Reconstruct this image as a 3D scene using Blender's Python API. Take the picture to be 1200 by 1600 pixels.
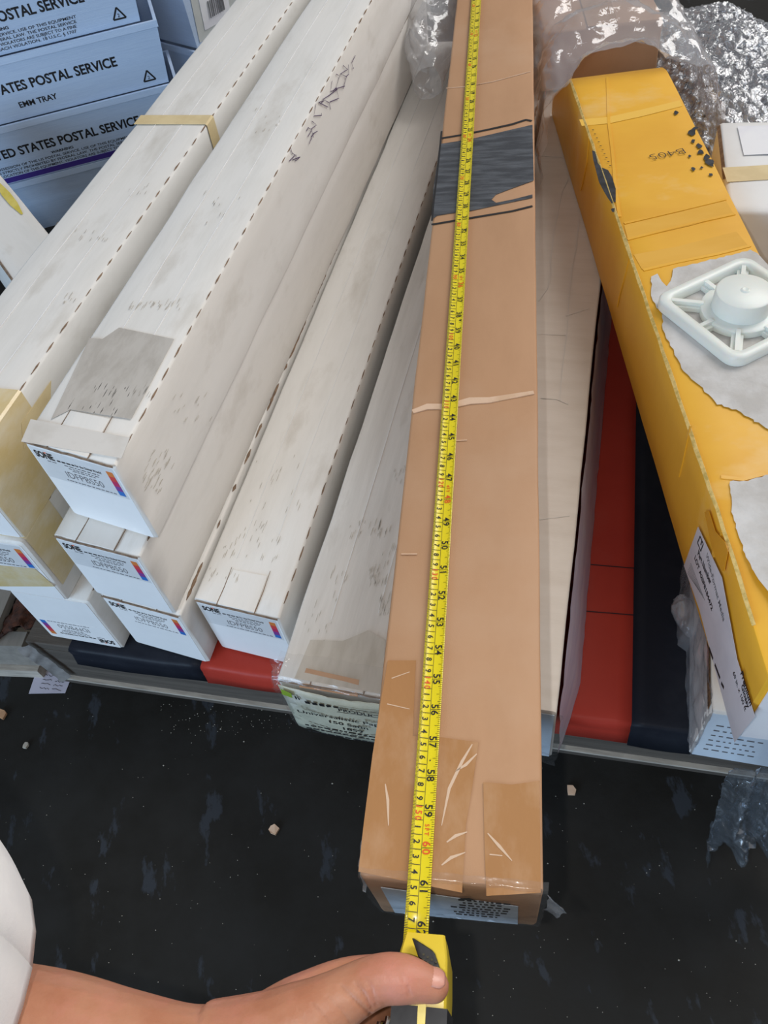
import bpy, bmesh, math, random
from mathutils import Vector, Matrix, noise
random.seed(7)
S = 0.01                      # builders work in centimetres, floor at z = 0
for o in list(bpy.data.objects): bpy.data.objects.remove(o)
scene = bpy.context.scene
COL = scene.collection

# ------------------------------------------------------------------ camera
TH, PH, FPX, CZ = math.radians(52.499), math.radians(10.779), 1254.99, 95.5
_f = Vector((0, math.cos(TH), -math.sin(TH))); _r = Vector((1, 0, 0)); _d = _f.cross(_r)
RT = _r*math.cos(PH) + _d*math.sin(PH); DN = -_r*math.sin(PH) + _d*math.cos(PH); FW = _f
cam = bpy.data.objects.new('camera', bpy.data.cameras.new('camera')); COL.objects.link(cam)
cam.matrix_world = Matrix(((RT.x, -DN.x, -FW.x, 0), (RT.y, -DN.y, -FW.y, 0), (RT.z, -DN.z, -FW.z, CZ*S), (0, 0, 0, 1)))
cam.data.sensor_fit = 'HORIZONTAL'; cam.data.sensor_width = 36; cam.data.lens = 36*FPX/1200
cam.data.clip_start = 0.01
scene.camera = cam

# ------------------------------------------------------------------ light
scene.view_settings.view_transform = 'Standard'
try: scene.view_settings.look = 'None'
except Exception: pass
scene.view_settings.gamma = 1; scene.view_settings.use_curve_mapping = False
scene.view_settings.exposure = -0.2
scene.cycles.transparent_max_bounces = 24
w = bpy.data.worlds.new('hall'); scene.world = w; w.use_nodes = True
w.node_tree.nodes['Background'].inputs[0].default_value = (0.97, 0.97, 1.0, 1)
w.node_tree.nodes['Background'].inputs[1].default_value = 0.31
def area(name, loc, target, size, power, col, sy=None):
    l = bpy.data.lights.new(name, 'AREA'); l.energy = power; l.color = col; l.size = size
    if sy: l.shape = 'RECTANGLE'; l.size_y = sy
    o = bpy.data.objects.new(name, l); COL.objects.link(o); o.location = loc
    o.rotation_euler = (Vector(target) - Vector(loc)).to_track_quat('-Z', 'Y').to_euler()
    return o
area('ceiling_lamp', (2.3, 1.9, 3.1), (0.0, 1.0, 0.2), 2.0, 88, (1.0, 0.955, 0.90), 2.0)
area('side_door_daylight', (4.2, 1.6, 1.9), (0.0, 0.9, 0.3), 2.6, 55, (0.96, 0.97, 1.0), 2.4)
area('door_daylight', (-3.6, -2.6, 1.7), (-0.3, 0.9, 0.3), 2.4, 200, (0.52, 0.745, 1.0), 2.6)
area('camera_flash', (-0.05, 0.0, 0.975), (0.0, 0.45, 0.2), 0.012, 1.9, (1.0, 0.97, 0.93))

# ------------------------------------------------------------------ helpers
def at(px, py, z):
    v = RT*((px-600)/FPX) + DN*((py-800)/FPX) + FW
    t = (z - CZ)/v.z
    return Vector((v.x*t, v.y*t, z))
def frame(loc, yaw=0.0, pitch=0.0):           # yaw in degrees: local y points to (sin yaw, cos yaw)
    return Matrix.Translation(Vector(loc)) @ Matrix.Rotation(-math.radians(yaw), 4, 'Z') @ Matrix.Rotation(math.radians(pitch), 4, 'X')
def onface(M, axis, val, px, py):             # a photograph point on a face of a thing, in the thing's own coordinates
    v = RT*((px-600)/FPX) + DN*((py-800)/FPX) + FW
    I = M.inverted(); o = I @ Vector((0, 0, CZ)); d = I.to_3x3() @ v
    return o + d*((val - o[axis])/d[axis])
def mesh(name, verts, faces, mats, parent=None, smooth=False, midx=None, sharp=None):
    me = bpy.data.meshes.new(name)
    me.from_pydata([(v[0]*S, v[1]*S, v[2]*S) for v in verts], [], faces)
    if not isinstance(mats, (list, tuple)): mats = [mats]
    for m in mats: me.materials.append(m)
    if midx: me.polygons.foreach_set('material_index', midx)
    if smooth: me.polygons.foreach_set('use_smooth', [True]*len(me.polygons))
    bm = bmesh.new(); bm.from_mesh(me); bmesh.ops.recalc_face_normals(bm, faces=bm.faces); bm.to_mesh(me); bm.free()
    if smooth and sharp is not None:
        try: me.set_sharp_from_angle(angle=math.radians(sharp))
        except Exception: pass
    me.update()
    o = bpy.data.objects.new(name, me); COL.objects.link(o)
    if parent is not None: o.parent = parent.o if isinstance(parent, Thing) else parent
    return o
class Thing:
    def __init__(s, name, label, cat, M, group=None, kind=None):
        s.o = bpy.data.objects.new(name, None); COL.objects.link(s.o); s.M = M
        s.o.empty_display_size = 0.05
        s.o.location = M.translation*S; s.o.rotation_euler = M.to_euler()
        tag(s.o, label, cat, group, kind)
def tag(o, label=None, cat=None, group=None, kind=None):
    if label: o['label'] = label
    if cat: o['category'] = cat
    if group: o['group'] = group
    if kind: o['kind'] = kind
    return o
def place(o, M): o.location = M.translation*S; o.rotation_euler = M.to_euler(); return o

class MB:                                    # collects shapes that form ONE part
    def __init__(s): s.v = []; s.f = []; s.m = []
    def add(s, v, f, m=0):
        b = len(s.v); s.v += [tuple(p) for p in v]; s.f += [tuple(b+i for i in q) for q in f]; s.m += [m]*len(f)
    def box(s, x0, x1, y0, y1, z0, z1, m=0):
        s.add([(x0,y0,z0),(x1,y0,z0),(x1,y1,z0),(x0,y1,z0),(x0,y0,z1),(x1,y0,z1),(x1,y1,z1),(x0,y1,z1)],
              [(0,3,2,1),(4,5,6,7),(0,1,5,4),(1,2,6,5),(2,3,7,6),(3,0,4,7)], m)
    def prism(s, pts, n, th, m=0):           # polygon extruded along n by th
        n = Vector(n).normalized(); k = len(pts); a = [Vector(p) for p in pts]; b = [p + n*th for p in a]
        s.add(a+b, [tuple(range(k-1, -1, -1)), tuple(range(k, 2*k))] + [(i, (i+1) % k, k+(i+1) % k, k+i) for i in range(k)], m)
    def strip(s, pts, wd, n, th, m=0):       # ribbon of width wd (number or list) along a polyline lying on a face
        n = Vector(n).normalized(); pts = [Vector(p) for p in pts]; L = []; R = []
        for i, p in enumerate(pts):
            t = (pts[min(i+1, len(pts)-1)] - pts[max(i-1, 0)]); t -= n*t.dot(n); t.normalize()
            q = n.cross(t); ww = wd[i] if isinstance(wd, (list, tuple)) else wd
            L.append(p + q*ww/2); R.append(p - q*ww/2)
        k = len(pts); v = L + R + [p+n*th for p in L] + [p+n*th for p in R]; f = []
        for i in range(k-1):
            f += [(2*k+i, 3*k+i, 3*k+i+1, 2*k+i+1), (i, i+1, k+i+1, k+i), (i, 2*k+i, 2*k+i+1, i+1), (k+i, k+i+1, 3*k+i+1, 3*k+i)]
        f += [(0, k, 3*k, 2*k), (k-1, 3*k-1, 4*k-1, 2*k-1)]
        s.add(v, f, m)
    def tube(s, path, rad, n=12, m=0, cap=True):
        path = [Vector(p) for p in path]; k = len(path); v = []; f = []; q = None
        for i, p in enumerate(path):
            t = (path[min(i+1, k-1)] - path[max(i-1, 0)]).normalized()
            if q is None: q = t.orthogonal().normalized()
            q = (q - t*q.dot(t)).normalized(); r = t.cross(q); rr = rad[i] if isinstance(rad, (list, tuple)) else rad
            for j in range(n):
                a = 2*math.pi*j/n; v.append(p + (q*math.cos(a) + r*math.sin(a))*rr)
        for i in range(k-1):
            for j in range(n): f.append((i*n+j, i*n+(j+1) % n, (i+1)*n+(j+1) % n, (i+1)*n+j))
        if cap: f += [tuple(range(n-1, -1, -1)), tuple(range((k-1)*n, k*n))]
        s.add(v, f, m)
    def build(s, name, mats, parent=None, smooth=False, sharp=None):
        return mesh(name, s.v, s.f, mats, parent, smooth, s.m, sharp)

def roundbox(w, l, h, r=0.35, ny=36, wob=0.12, seed=0, skew=0.0, front=None, taper=None, freq=0.09, k=2):
    """cardboard box: x in [-w/2, w/2], y in [0, l], z in [0, h], softened edges, slightly dented"""
    sec = []
    for cx, cz, a0 in ((w/2-r, h-r, 0), (-w/2+r, h-r, 90), (-w/2+r, r, 180), (w/2-r, r, 270)):
        for i in range(k+1):
            a = math.radians(a0 + 90*i/k); sec.append((cx+r*math.cos(a), cz+r*math.sin(a)))
    # extra points on the flat sides
    full = []
    for i, p in enumerate(sec):
        full.append(p); q = sec[(i+1) % len(sec)]
        if math.hypot(p[0]-q[0], p[1]-q[1]) > 2*r+0.5:
            for t in (0.25, 0.5, 0.75): full.append((p[0]+(q[0]-p[0])*t, p[1]+(q[1]-p[1])*t))
    n = len(full); ys = [0, r*0.6] + [r*0.6 + (l-1.2*r)*i/ny for i in range(1, ny)] + [l-r*0.6, l]
    v = []
    for j, y in enumerate(ys):
        ins = (0.7*r if j in (0, len(ys)-1) else 0)
        for (x, z) in full:
            X = x*(1 - 2*ins/w); Z = h/2 + (z-h/2)*(1 - 2*ins/h); Y = y
            Y += skew*x/w*max(0, 1 - y/14.0)
            if wob:
                nv = noise.noise_vector(Vector((x*freq*1.6+seed*13.1, y*freq+seed*7.7, z*freq*1.6)))
                nf = noise.noise_vector(Vector((x*.9+seed*3.1, y*.55+seed, z*.9)))
                kx = 1 if j else 0.3
                X += (nv.x*wob + nf.x*wob*0.35)*kx; Z += (nv.z*wob + nf.z*wob*0.3)*kx*(1 if Z > 0.5 else 0)
            if taper: X, Y, Z = taper(X, Y, Z)
            v.append((X, Y, Z))
    f = [tuple(range(n)), tuple(range((len(ys)-1)*n+n-1, (len(ys)-1)*n-1, -1))]
    for j in range(len(ys)-1):
        for i in range(n): f.append((j*n+i, (j+1)*n+i, (j+1)*n+(i+1) % n, j*n+(i+1) % n))
    return v, f

_tc = {}
def text_geo(st, bold=0.0, sp=1.0):
    key = (st, bold, sp)
    if key not in _tc:
        cu = bpy.data.curves.new('t', 'FONT'); cu.body = st; cu.size = 1; cu.align_x = 'LEFT'; cu.resolution_u = 3
        cu.offset = bold; cu.space_character = sp
        ob = bpy.data.objects.new('t', cu); COL.objects.link(ob)
        bpy.context.view_layer.update()
        me = bpy.data.meshes.new_from_object(ob.evaluated_get(bpy.context.evaluated_depsgraph_get()))
        V = [(p.co.x, p.co.y) for p in me.vertices]; F = [tuple(p.vertices) for p in me.polygons]
        bpy.data.objects.remove(ob); bpy.data.meshes.remove(me)
        _tc[key] = (V, F, max([p[0] for p in V] or [0]))
    return _tc[key]
def put_text(mb, st, size, org, xd, yd, m=0, bold=0.0, align='L', width=None, lift=0.012, sp=1.0):
    V, F, wd = text_geo(st, bold, sp)
    xd = Vector(xd).normalized(); yd = Vector(yd).normalized(); n = xd.cross(yd)
    sx = size if width is None else width/max(wd, 1e-6)
    off = {'L': 0, 'C': -wd*sx/2, 'R': -wd*sx}[align]
    mb.add([Vector(org) + xd*(p[0]*sx+off) + yd*(p[1]*size) + n*lift for p in V], F, m)

# ------------------------------------------------------------------ materials
def pm(name, c1, c2=None, scale=20, stretch=(1, 1, 1), detail=5, lo=.42, hi=.62, rough=.6, bump=0, bscale=None, bstretch=None,
       c3=None, s3=6, st3=(1, 1, 1), lo3=.55, hi3=.7, spec=.35, metal=0, coat=0, trans=0, sss=0, rvar=0, alpha=1):
    m = bpy.data.materials.new(name); m.use_nodes = True; nt = m.node_tree; N = nt.nodes; L = nt.links
    b = N['Principled BSDF']; b.inputs['Roughness'].default_value = rough; b.inputs['Specular IOR Level'].default_value = spec
    b.inputs['Metallic'].default_value = metal; b.inputs['Coat Weight'].default_value = coat; b.inputs['Coat Roughness'].default_value = .12
    b.inputs['Transmission Weight'].default_value = trans; b.inputs['Alpha'].default_value = alpha
    if sss: b.inputs['Subsurface Weight'].default_value = sss; b.inputs['Subsurface Radius'].default_value = (.01, .004, .002); b.inputs['Subsurface Scale'].default_value = .6
    b.inputs['Base Color'].default_value = (*c1, 1)
    tc = N.new('ShaderNodeTexCoord')
    def nz(sc, st, det):
        mp = N.new('ShaderNodeMapping'); mp.inputs['Scale'].default_value = st; L.new(tc.outputs['Object'], mp.inputs[0])
        n = N.new('ShaderNodeTexNoise'); n.inputs['Scale'].default_value = sc; n.inputs['Detail'].default_value = det
        n.inputs['Roughness'].default_value = .62; L.new(mp.outputs[0], n.inputs['Vector']); return n
    src = None
    if c2:
        n = nz(scale, stretch, detail); r = N.new('ShaderNodeValToRGB')
        r.color_ramp.elements[0].position = lo; r.color_ramp.elements[1].position = hi
        r.color_ramp.elements[0].color = (*c1, 1); r.color_ramp.elements[1].color = (*c2, 1)
        L.new(n.outputs[0], r.inputs[0]); src = r.outputs[0]
        if rvar:
            mr = N.new('ShaderNodeMapRange'); mr.inputs[1].default_value = lo; mr.inputs[2].default_value = hi
            mr.inputs[3].default_value = rough; mr.inputs[4].default_value = rough+rvar
            L.new(n.outputs[0], mr.inputs[0]); L.new(mr.outputs[0], b.inputs['Roughness'])
    if c3:
        n = nz(s3, st3, 6); r = N.new('ShaderNodeMapRange'); r.inputs[1].default_value = lo3; r.inputs[2].default_value = hi3
        L.new(n.outputs[0], r.inputs[0]); mx = N.new('ShaderNodeMix'); mx.data_type = 'RGBA'
        L.new(r.outputs[0], mx.inputs[0])
        if src: L.new(src, mx.inputs[6])
        else: mx.inputs[6].default_value = (*c1, 1)
        mx.inputs[7].default_value = (*c3, 1); src = mx.outputs[2]
    if src: L.new(src, b.inputs['Base Color'])
    if bump:
        n = nz(bscale or scale*3, bstretch or stretch, 4); bp = N.new('ShaderNodeBump'); bp.inputs['Strength'].default_value = bump
        bp.inputs['Distance'].default_value = .002; L.new(n.outputs[0], bp.inputs['Height']); L.new(bp.outputs[0], b.inputs['Normal'])
    return m
def film(name, tint=(1, 1, 1), gloss=.22, rough=.12, haze=.12, hcol=(.75, .78, .82), bump=.5, bscale=60, bdist=.004):
    m = bpy.data.materials.new(name); m.use_nodes = True; nt = m.node_tree; N = nt.nodes; L = nt.links; N.remove(N['Principled BSDF'])
    out = N['Material Output']; tr = N.new('ShaderNodeBsdfTransparent'); tr.inputs[0].default_value = (*tint, 1)
    gl = N.new('ShaderNodeBsdfGlossy'); gl.inputs['Roughness'].default_value = rough; gl.inputs[0].default_value = (.95, .97, 1, 1)
    df = N.new('ShaderNodeBsdfDiffuse'); df.inputs[0].default_value = (*hcol, 1)
    tc = N.new('ShaderNodeTexCoord'); n = N.new('ShaderNodeTexNoise'); n.inputs['Scale'].default_value = bscale; n.inputs['Detail'].default_value = 5
    L.new(tc.outputs['Object'], n.inputs['Vector'])
    bp = N.new('ShaderNodeBump'); bp.inputs['Strength'].default_value = bump; bp.inputs['Distance'].default_value = bdist
    L.new(n.outputs[0], bp.inputs['Height']); L.new(bp.outputs[0], gl.inputs['Normal'])
    fr = N.new('ShaderNodeLayerWeight'); fr.inputs[0].default_value = .5; L.new(bp.outputs[0], fr.inputs['Normal'])
    pw = N.new('ShaderNodeMath'); pw.operation = 'POWER'; pw.inputs[1].default_value = 4.0; L.new(fr.outputs['Facing'], pw.inputs[0])
    ad = N.new('ShaderNodeMath'); ad.operation = 'MULTIPLY_ADD'; ad.inputs[1].default_value = .55; ad.inputs[2].default_value = gloss; ad.use_clamp = True; L.new(pw.outputs[0], ad.inputs[0])
    m1 = N.new('ShaderNodeMixShader'); m1.inputs[0].default_value = haze; L.new(tr.outputs[0], m1.inputs[1]); L.new(df.outputs[0], m1.inputs[2])
    m2 = N.new('ShaderNodeMixShader'); L.new(ad.outputs[0], m2.inputs[0]); L.new(m1.outputs[0], m2.inputs[1]); L.new(gl.outputs[0], m2.inputs[2])
    L.new(m2.outputs[0], out.inputs[0]); return m

WHITE = pm('white_card', (.74, .725, .695), (.68, .665, .63), 6, (9, 1.5, 6), lo=.45, hi=.75, rough=.62, c3=(.50, .465, .41), s3=6, st3=(3, 1, 2), lo3=.56, hi3=.84, bump=.12, bscale=60, bstretch=(6, .4, 6))
WHITE_G = pm('greyed_white_card', (.66, .63, .59), (.57, .54, .50), 5, (14, 1, 6), lo=.4, hi=.7, rough=.6, c3=(.43, .39, .34), s3=8, st3=(5, 1, 3), lo3=.6, hi3=.85, bump=.12, bscale=60, bstretch=(6, .4, 6))
END = pm('box_end_white', (.80, .81, .82), (.72, .73, .74), 9, (1, 1, 1), lo=.45, hi=.8, rough=.5, bump=.06)
LABEL = pm('label_grey', (.66, .68, .70), (.60, .62, .64), 12, rough=.45)
KRAFT = pm('kraft_board', (.475, .27, .148), (.43, .24, .128), 6, (3, 1, 3), lo=.4, hi=.7, rough=.62, c3=(.50, .31, .19), s3=4, lo3=.5, hi3=.75, bump=.1, bscale=500)
KRAFT_TAPE = pm('kraft_under_clear_tape', (.40, .20, .078), (.47, .27, .14), 14, (2, 1, 2), lo=.45, hi=.66, rough=.2, spec=.5, coat=.5, bump=.45, bscale=26)
KRAFT_TORN = pm('raw_kraft_edge', (.24, .16, .105), (.14, .09, .06), 120, rough=.8)
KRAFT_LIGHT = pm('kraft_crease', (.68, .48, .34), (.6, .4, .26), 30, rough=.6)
YELLOW = pm('yellow_board', (.80, .43, .035), (.74, .37, .025), 4, (1, 2, 1), lo=.4, hi=.65, rough=.45, spec=.4, c3=(.80, .50, .16), s3=5, st3=(1, 1.4, 1), lo3=.58, hi3=.72, bump=.14, bscale=22)
YELLOW_E = pm('worn_yellow_edge', (.76, .55, .2), (.5, .36, .1), 160, rough=.7, bump=.3)
TORN = pm('torn_grey_ply', (.62, .61, .60), (.49, .47, .445), 22, lo=.38, hi=.62, rough=.8, c3=(.40, .37, .34), s3=30, lo3=.66, hi3=.75, bump=.7, bscale=55)
SMEAR = pm('black_paint_smear', (.035, .038, .045), (.012, .012, .014), 60, rough=.35, spec=.5)
SCRIB = pm('marker_scribble', (.040, .044, .052), (.105, .115, .13), 16, (1.2, 7, 1), lo=.42, hi=.68, rough=.3, spec=.55, bump=.4, bscale=70, bstretch=(1, 5, 1))
INK = pm('black_ink', (.016, .016, .018), rough=.5)
INK_P = pm('purple_ink', (.09, .06, .14), rough=.5)
INK_B = pm('grey_ink', (.13, .13, .14), rough=.6)
RED_INK = pm('red_ink', (.70, .10, .02), rough=.5)
RED = pm('red_printed_sheet', (.43, .045, .028), (.37, .036, .024), 7, lo=.35, hi=.7, rough=.45, spec=.18, c3=(.38, .07, .055), s3=5, lo3=.6, hi3=.85, bump=.12, bscale=130)
NAVY = pm('black_printed_sheet', (.013, .015, .022), (.022, .025, .033), 9, rough=.45, spec=.12, c3=(.05, .05, .06), s3=70, lo3=.68, hi3=.8, bump=.15, bscale=90)
FLOOR = pm('dark_sealed_concrete', (.0135, .0130, .0115), (.021, .021, .020), 9, lo=.4, hi=.7, rough=.5, spec=.16, rvar=.2, c3=(.031, .036, .044), s3=13, st3=(2.4, 1, 1), lo3=.60, hi3=.65, bump=.2, bscale=60)
WOOD = pm('grey_pallet_wood', (.105, .09, .075), (.06, .05, .042), 8, (1, 16, 16), lo=.35, hi=.7, rough=.8, bump=.3)
WOOD_E = pm('pale_cut_wood', (.46, .42, .36), (.33, .30, .26), 20, (1, 8, 8), rough=.8)
WOOD2 = pm('weathered_board', (.27, .25, .22), (.19, .175, .155), 8, (8, 1, 8), lo=.35, hi=.7, rough=.8)
RUST = pm('rust_brown_burlap', (.075, .026, .014), (.03, .014, .01), 90, rough=.95, bump=1, bscale=140)
TAPE_Y = pm('tape_blade_yellow', (.80, .66, .012), (.74, .60, .01), 10, rough=.28, spec=.5, coat=.2)
CASE_Y = pm('case_yellow_plastic', (.80, .60, .05), (.76, .55, .04), 8, rough=.33, spec=.5)
RUBBER = pm('black_rubber', (.018, .018, .02), (.03, .03, .032), 80, rough=.5)
CHROME = pm('chrome_clip', (.6, .6, .6), rough=.18, metal=1)
SKIN = pm('skin', (.47, .215, .125), (.41, .165, .09), 30, lo=.4, hi=.65, rough=.46, spec=.4, c3=(.54, .22, .155), s3=14, lo3=.5, hi3=.7, sss=.12, bump=.2, bscale=260)
NAIL = pm('thumb_nail', (.62, .30, .23), rough=.28, spec=.5)
SHIRT = pm('white_cotton', (.93, .93, .93), (.89, .89, .9), 30, rough=.85, bump=.1, bscale=300)
TRAYM = pm('pale_blue_corrugated_plastic', (.50, .62, .80), (.46, .58, .77), 20, (1, 1, 30), rough=.38, spec=.45, bump=.2, bscale=20, bstretch=(.2, 1, 25))  # blue-white plastic with the blue of the skylight mixed into its colour
TRAYG = pm('grey_white_tray_end', (.58, .60, .58), (.5, .52, .5), 10, rough=.5)
PURPLE = pm('purple_print', (.06, .035, .27), rough=.5)
PAPER = pm('paper_white', (.78, .78, .80), (.72, .72, .76), 20, rough=.7)
PAPER_L = pm('lilac_paper', (.50, .49, .58), (.44, .43, .52), 20, rough=.7)
LABEL_B = pm('pale_blue_label', (.66, .76, .86), (.60, .70, .82), 15, rough=.4)
LABEL_G = pm('creased_cream_label', (.56, .56, .44), (.40, .41, .33), 22, lo=.35, hi=.7, rough=.4, c3=(.68, .70, .68), s3=18, lo3=.55, hi3=.7, bump=.5, bscale=60)
NYLON = pm('milky_nylon', (.78, .81, .76), (.74, .77, .73), 9, rough=.34, spec=.45, sss=.15)
LILAC = pm('lilac_film_side', (.50, .49, .62), (.60, .59, .68), 8, (6, 1, 12), rough=.35, spec=.5)
YTAPE0 = film('yellowed_packing_tape_film', (.97, .87, .58), .04, .2, .42, (.85, .66, .30), .3, 40)
YTAPE = pm('yellowed_packing_tape', (.64, .49, .23), (.74, .66, .50), 9, (2, 1, 2), lo=.4, hi=.68, rough=.25, spec=.5, coat=.3, bump=.3, bscale=30)
YSTRAP = pm('yellowed_paper_tape', (.70, .57, .33), (.62, .49, .27), 20, rough=.5)
YSTRAP2 = pm('yellow_print_tape', (.62, .50, .07), (.7, .58, .14), 40, rough=.5)
CLEAR = film('clear_tape_film', (.985, .98, .975), .045, .16, .04, (.6, .58, .55), .25, 40)
WRAP = film('clear_stretch_wrap', (.96, .965, .97), .10, .06, .26, (.66, .67, .70), .7, 30, .006)
WRAPD = film('hanging_clear_film', (.90, .93, .96), .30, .06, .10, (.50, .60, .70), .8, 60, .006)
BUBBLE = film('silvery_bubble_film', (.8, .81, .85), .40, .10, .35, (.36, .37, .40), 1.0, 90, .008)
BARS = [pm('bar_'+n, c, rough=.45) for n, c in (('orange', (.62, .20, .05)), ('red', (.58, .06, .06)), ('magenta', (.46, .03, .12)), ('violet', (.20, .05, .27)), ('blue', (.03, .16, .50)))]
CORE = pm('dark_corrugation', (.20, .12, .06), (.05, .03, .02), 160, (1, 3, 1), rough=.9)
GRIT = pm('pale_grit', (.45, .42, .36), rough=.8)
LIME = pm('lime_green_print', (.25, .40, .04), rough=.5)

# ------------------------------------------------------------------ floor
fl = mesh('floor', [(-400, -250, 0), (450, -250, 0), (450, 600, 0), (-400, 600, 0)], [(0, 1, 2, 3)], FLOOR)
tag(fl, 'dark worn concrete floor with scuffed grey patches', kind='structure')

# ------------------------------------------------------------------ pallet with printed sheet
PY = 19.6
PALM = frame((9, 36, 0), PY)          # local x along the front edge, y away from the camera
pl = Thing('wooden_pallet', 'grey wooden pallet carrying the whole load of long boxes', 'pallet', PALM)
FX0, FX1 = onface(PALM, 2, 11, 38, 1002).x, 62.0
FY = -0.6
for z0, y0, y1 in ((1.9, 0, 3.6), (1.9, 70, 73.6), (1.9, 142, 145.6)):
    mb = MB(); mb.box(FX0, FX1, FY+y0, FY+y1, z0, 9.4); mb.build('stringer', WOOD, pl)
for z0, y0, y1 in ((0.02, -.3, 8), (0.02, 67, 76), (0.02, 138, 146)):
    mb = MB(); mb.box(FX0+.6, FX1-.6, FY+y0, FY+y1, z0, 1.5); mb.build('bottom_board', WOOD, pl)
mb = MB(); mb.box(FX0+.6, FX1-.6, FY-.55, FY+2, 1.5, 1.88); mb.build('pale_lath', WOOD_E, pl)
x = FX0; i = 0
while x < FX1-4:
    wd = min(9.2, FX1-x); v, f = roundbox(wd, 146, 1.5, .15, 8, .05, 90+i)
    o = mesh('deck_board', [(p[0]+x+wd/2, p[1]+FY, p[2]+9.45) for p in v], f, WOOD, pl, True, sharp=40); x += wd+1.4; i += 1
sh = Thing('printed_pallet_sheet', 'shiny red and black printed sheet lying over the pallet, folded at its front', 'sheet', PALM)
xr0 = onface(PALM, 2, 11.4, 318, 1023).x; xr1 = onface(PALM, 2, 11.4, 988, 1090).x; xs0 = onface(PALM, 2, 11.4, 108, 1006).x
def sheet(x0, x1, nm, mat, drop):
    v = []; f = []; nx = max(3, int((x1-x0)/1.5))
    prof = [(144, 11.15), (60, 11.15), (20, 11.15), (4, 11.15), (1.2, 11.15), (.1, 11.13), (-.28, 11.0), (-.42, 10.7), (-.5, 9.9), (-.62, 9.3), (-.8, 11-drop)]
    for i in range(nx+1):
        xx = x0+(x1-x0)*i/nx
        for (yy, zz) in prof:
            wv = noise.noise(Vector((xx*.12, zz*.5, 3.3)))*.35 if zz < 11 else 0
            v.append((xx+(0 if yy > 0 else noise.noise(Vector((yy, zz, nx)))*.2), FY+yy+wv, zz+noise.noise(Vector((xx*.15, yy*.05, 1)))*.06))
    k = len(prof)
    for i in range(nx):
        for j in range(k-1): f.append((i*k+j, (i+1)*k+j, (i+1)*k+j+1, i*k+j+1))
    o = mesh(nm, v, f, mat, sh, True); md = o.modifiers.new('thick', 'SOLIDIFY'); md.thickness = .0012; md.offset = 0
    return o
sheet(xs0, xr0, 'black_panel', NAVY, 3.2); sheet(xr0, xr1, 'red_panel', RED, 3.6); sheet(xr1, FX1, 'black_panel', NAVY, 4.4)
mb = MB()
for py, a, b in ((880, 899, 993), (953, 892, 991), (476, 938, 952)):
    p = onface(PALM, 2, 11.28, a, py); q = onface(PALM, 2, 11.28, b, py+8); mb.strip([p, q], .12, (0, 0, 1), .02)
mb.build('fold_line', NAVY, sh)

# ------------------------------------------------------------------ white roll boxes
BW, BH, BL = 10.28, 11.2, 132.0
def arc_pts(cx, cy, r, a0, a1, n=10): return [(cx+r*math.cos(math.radians(a0+(a1-a0)*i/n)), cy+r*math.sin(math.radians(a0+(a1-a0)*i/n))) for i in range(n+1)]
def end_print(T, w, h, y0, flip=False, faint=False):
    mb = MB(); X = Vector((1, 0, 0)); Z = Vector((0, 0, 1)); cx = lambda u: (u-.5)*w; cz = lambda t: h*(1-t)
    if flip: X, Z = -X, -Z; cx = lambda u: (.5-u)*w; cz = lambda t: h*t
    P = lambda u, t: (cx(u), y0, cz(t))
    put_text(mb, 'SONE', 1.25, P(.07, .165), X, Z, 0, .045, width=w*.205)
    put_text(mb, 'IDFPBS50', 1.35, P(.30, .365), X, Z, 1, -.012 if faint else -.006, width=w*.42)
    put_text(mb, 'for the Digital World', .48, P(.50, .165), X, Z, 0, .02, width=w*.28)
    rnd = random.Random(5)
    def dashes(u0, u1, t, hh, m=1):
        u = u0
        while u < u1:
            L = rnd.uniform(.018, .05); a = Vector(P(u, t)); b = Vector(P(min(u+L, u1), t))
            q = [a, b, b+Z*hh, a+Z*hh]; mb.prism(q if not flip else q, (0, -1, 0), .012, m); u += L+.012
    dashes(.30, .49, .165, .2, 0)
    dashes(.36, .74, .20, .13); dashes(.39, .72, .23, .12); dashes(.42, .68, .255, .12); dashes(.27, .82, .415, .13); dashes(.17, .27, .20, .1)
    mb.box(cx(.205)-.12, cx(.205)+.12, y0-.014, y0, cz(.085)-.1, cz(.085)+.06, 2)
    mb.build('printing', [INK, INK_B, RED_INK], T)
    mb = MB()
    for i in range(5):
        t0 = .10+.062*i; a = Vector(P(.855, t0)); b = Vector(P(.925, t0)); c = Vector(P(.925, t0+.062)); d = Vector(P(.855, t0+.062))
        mb.prism([a, b, c, d], (0, -1, 0), .016, i)
    mb.build('colour_bar', BARS, T)
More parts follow.
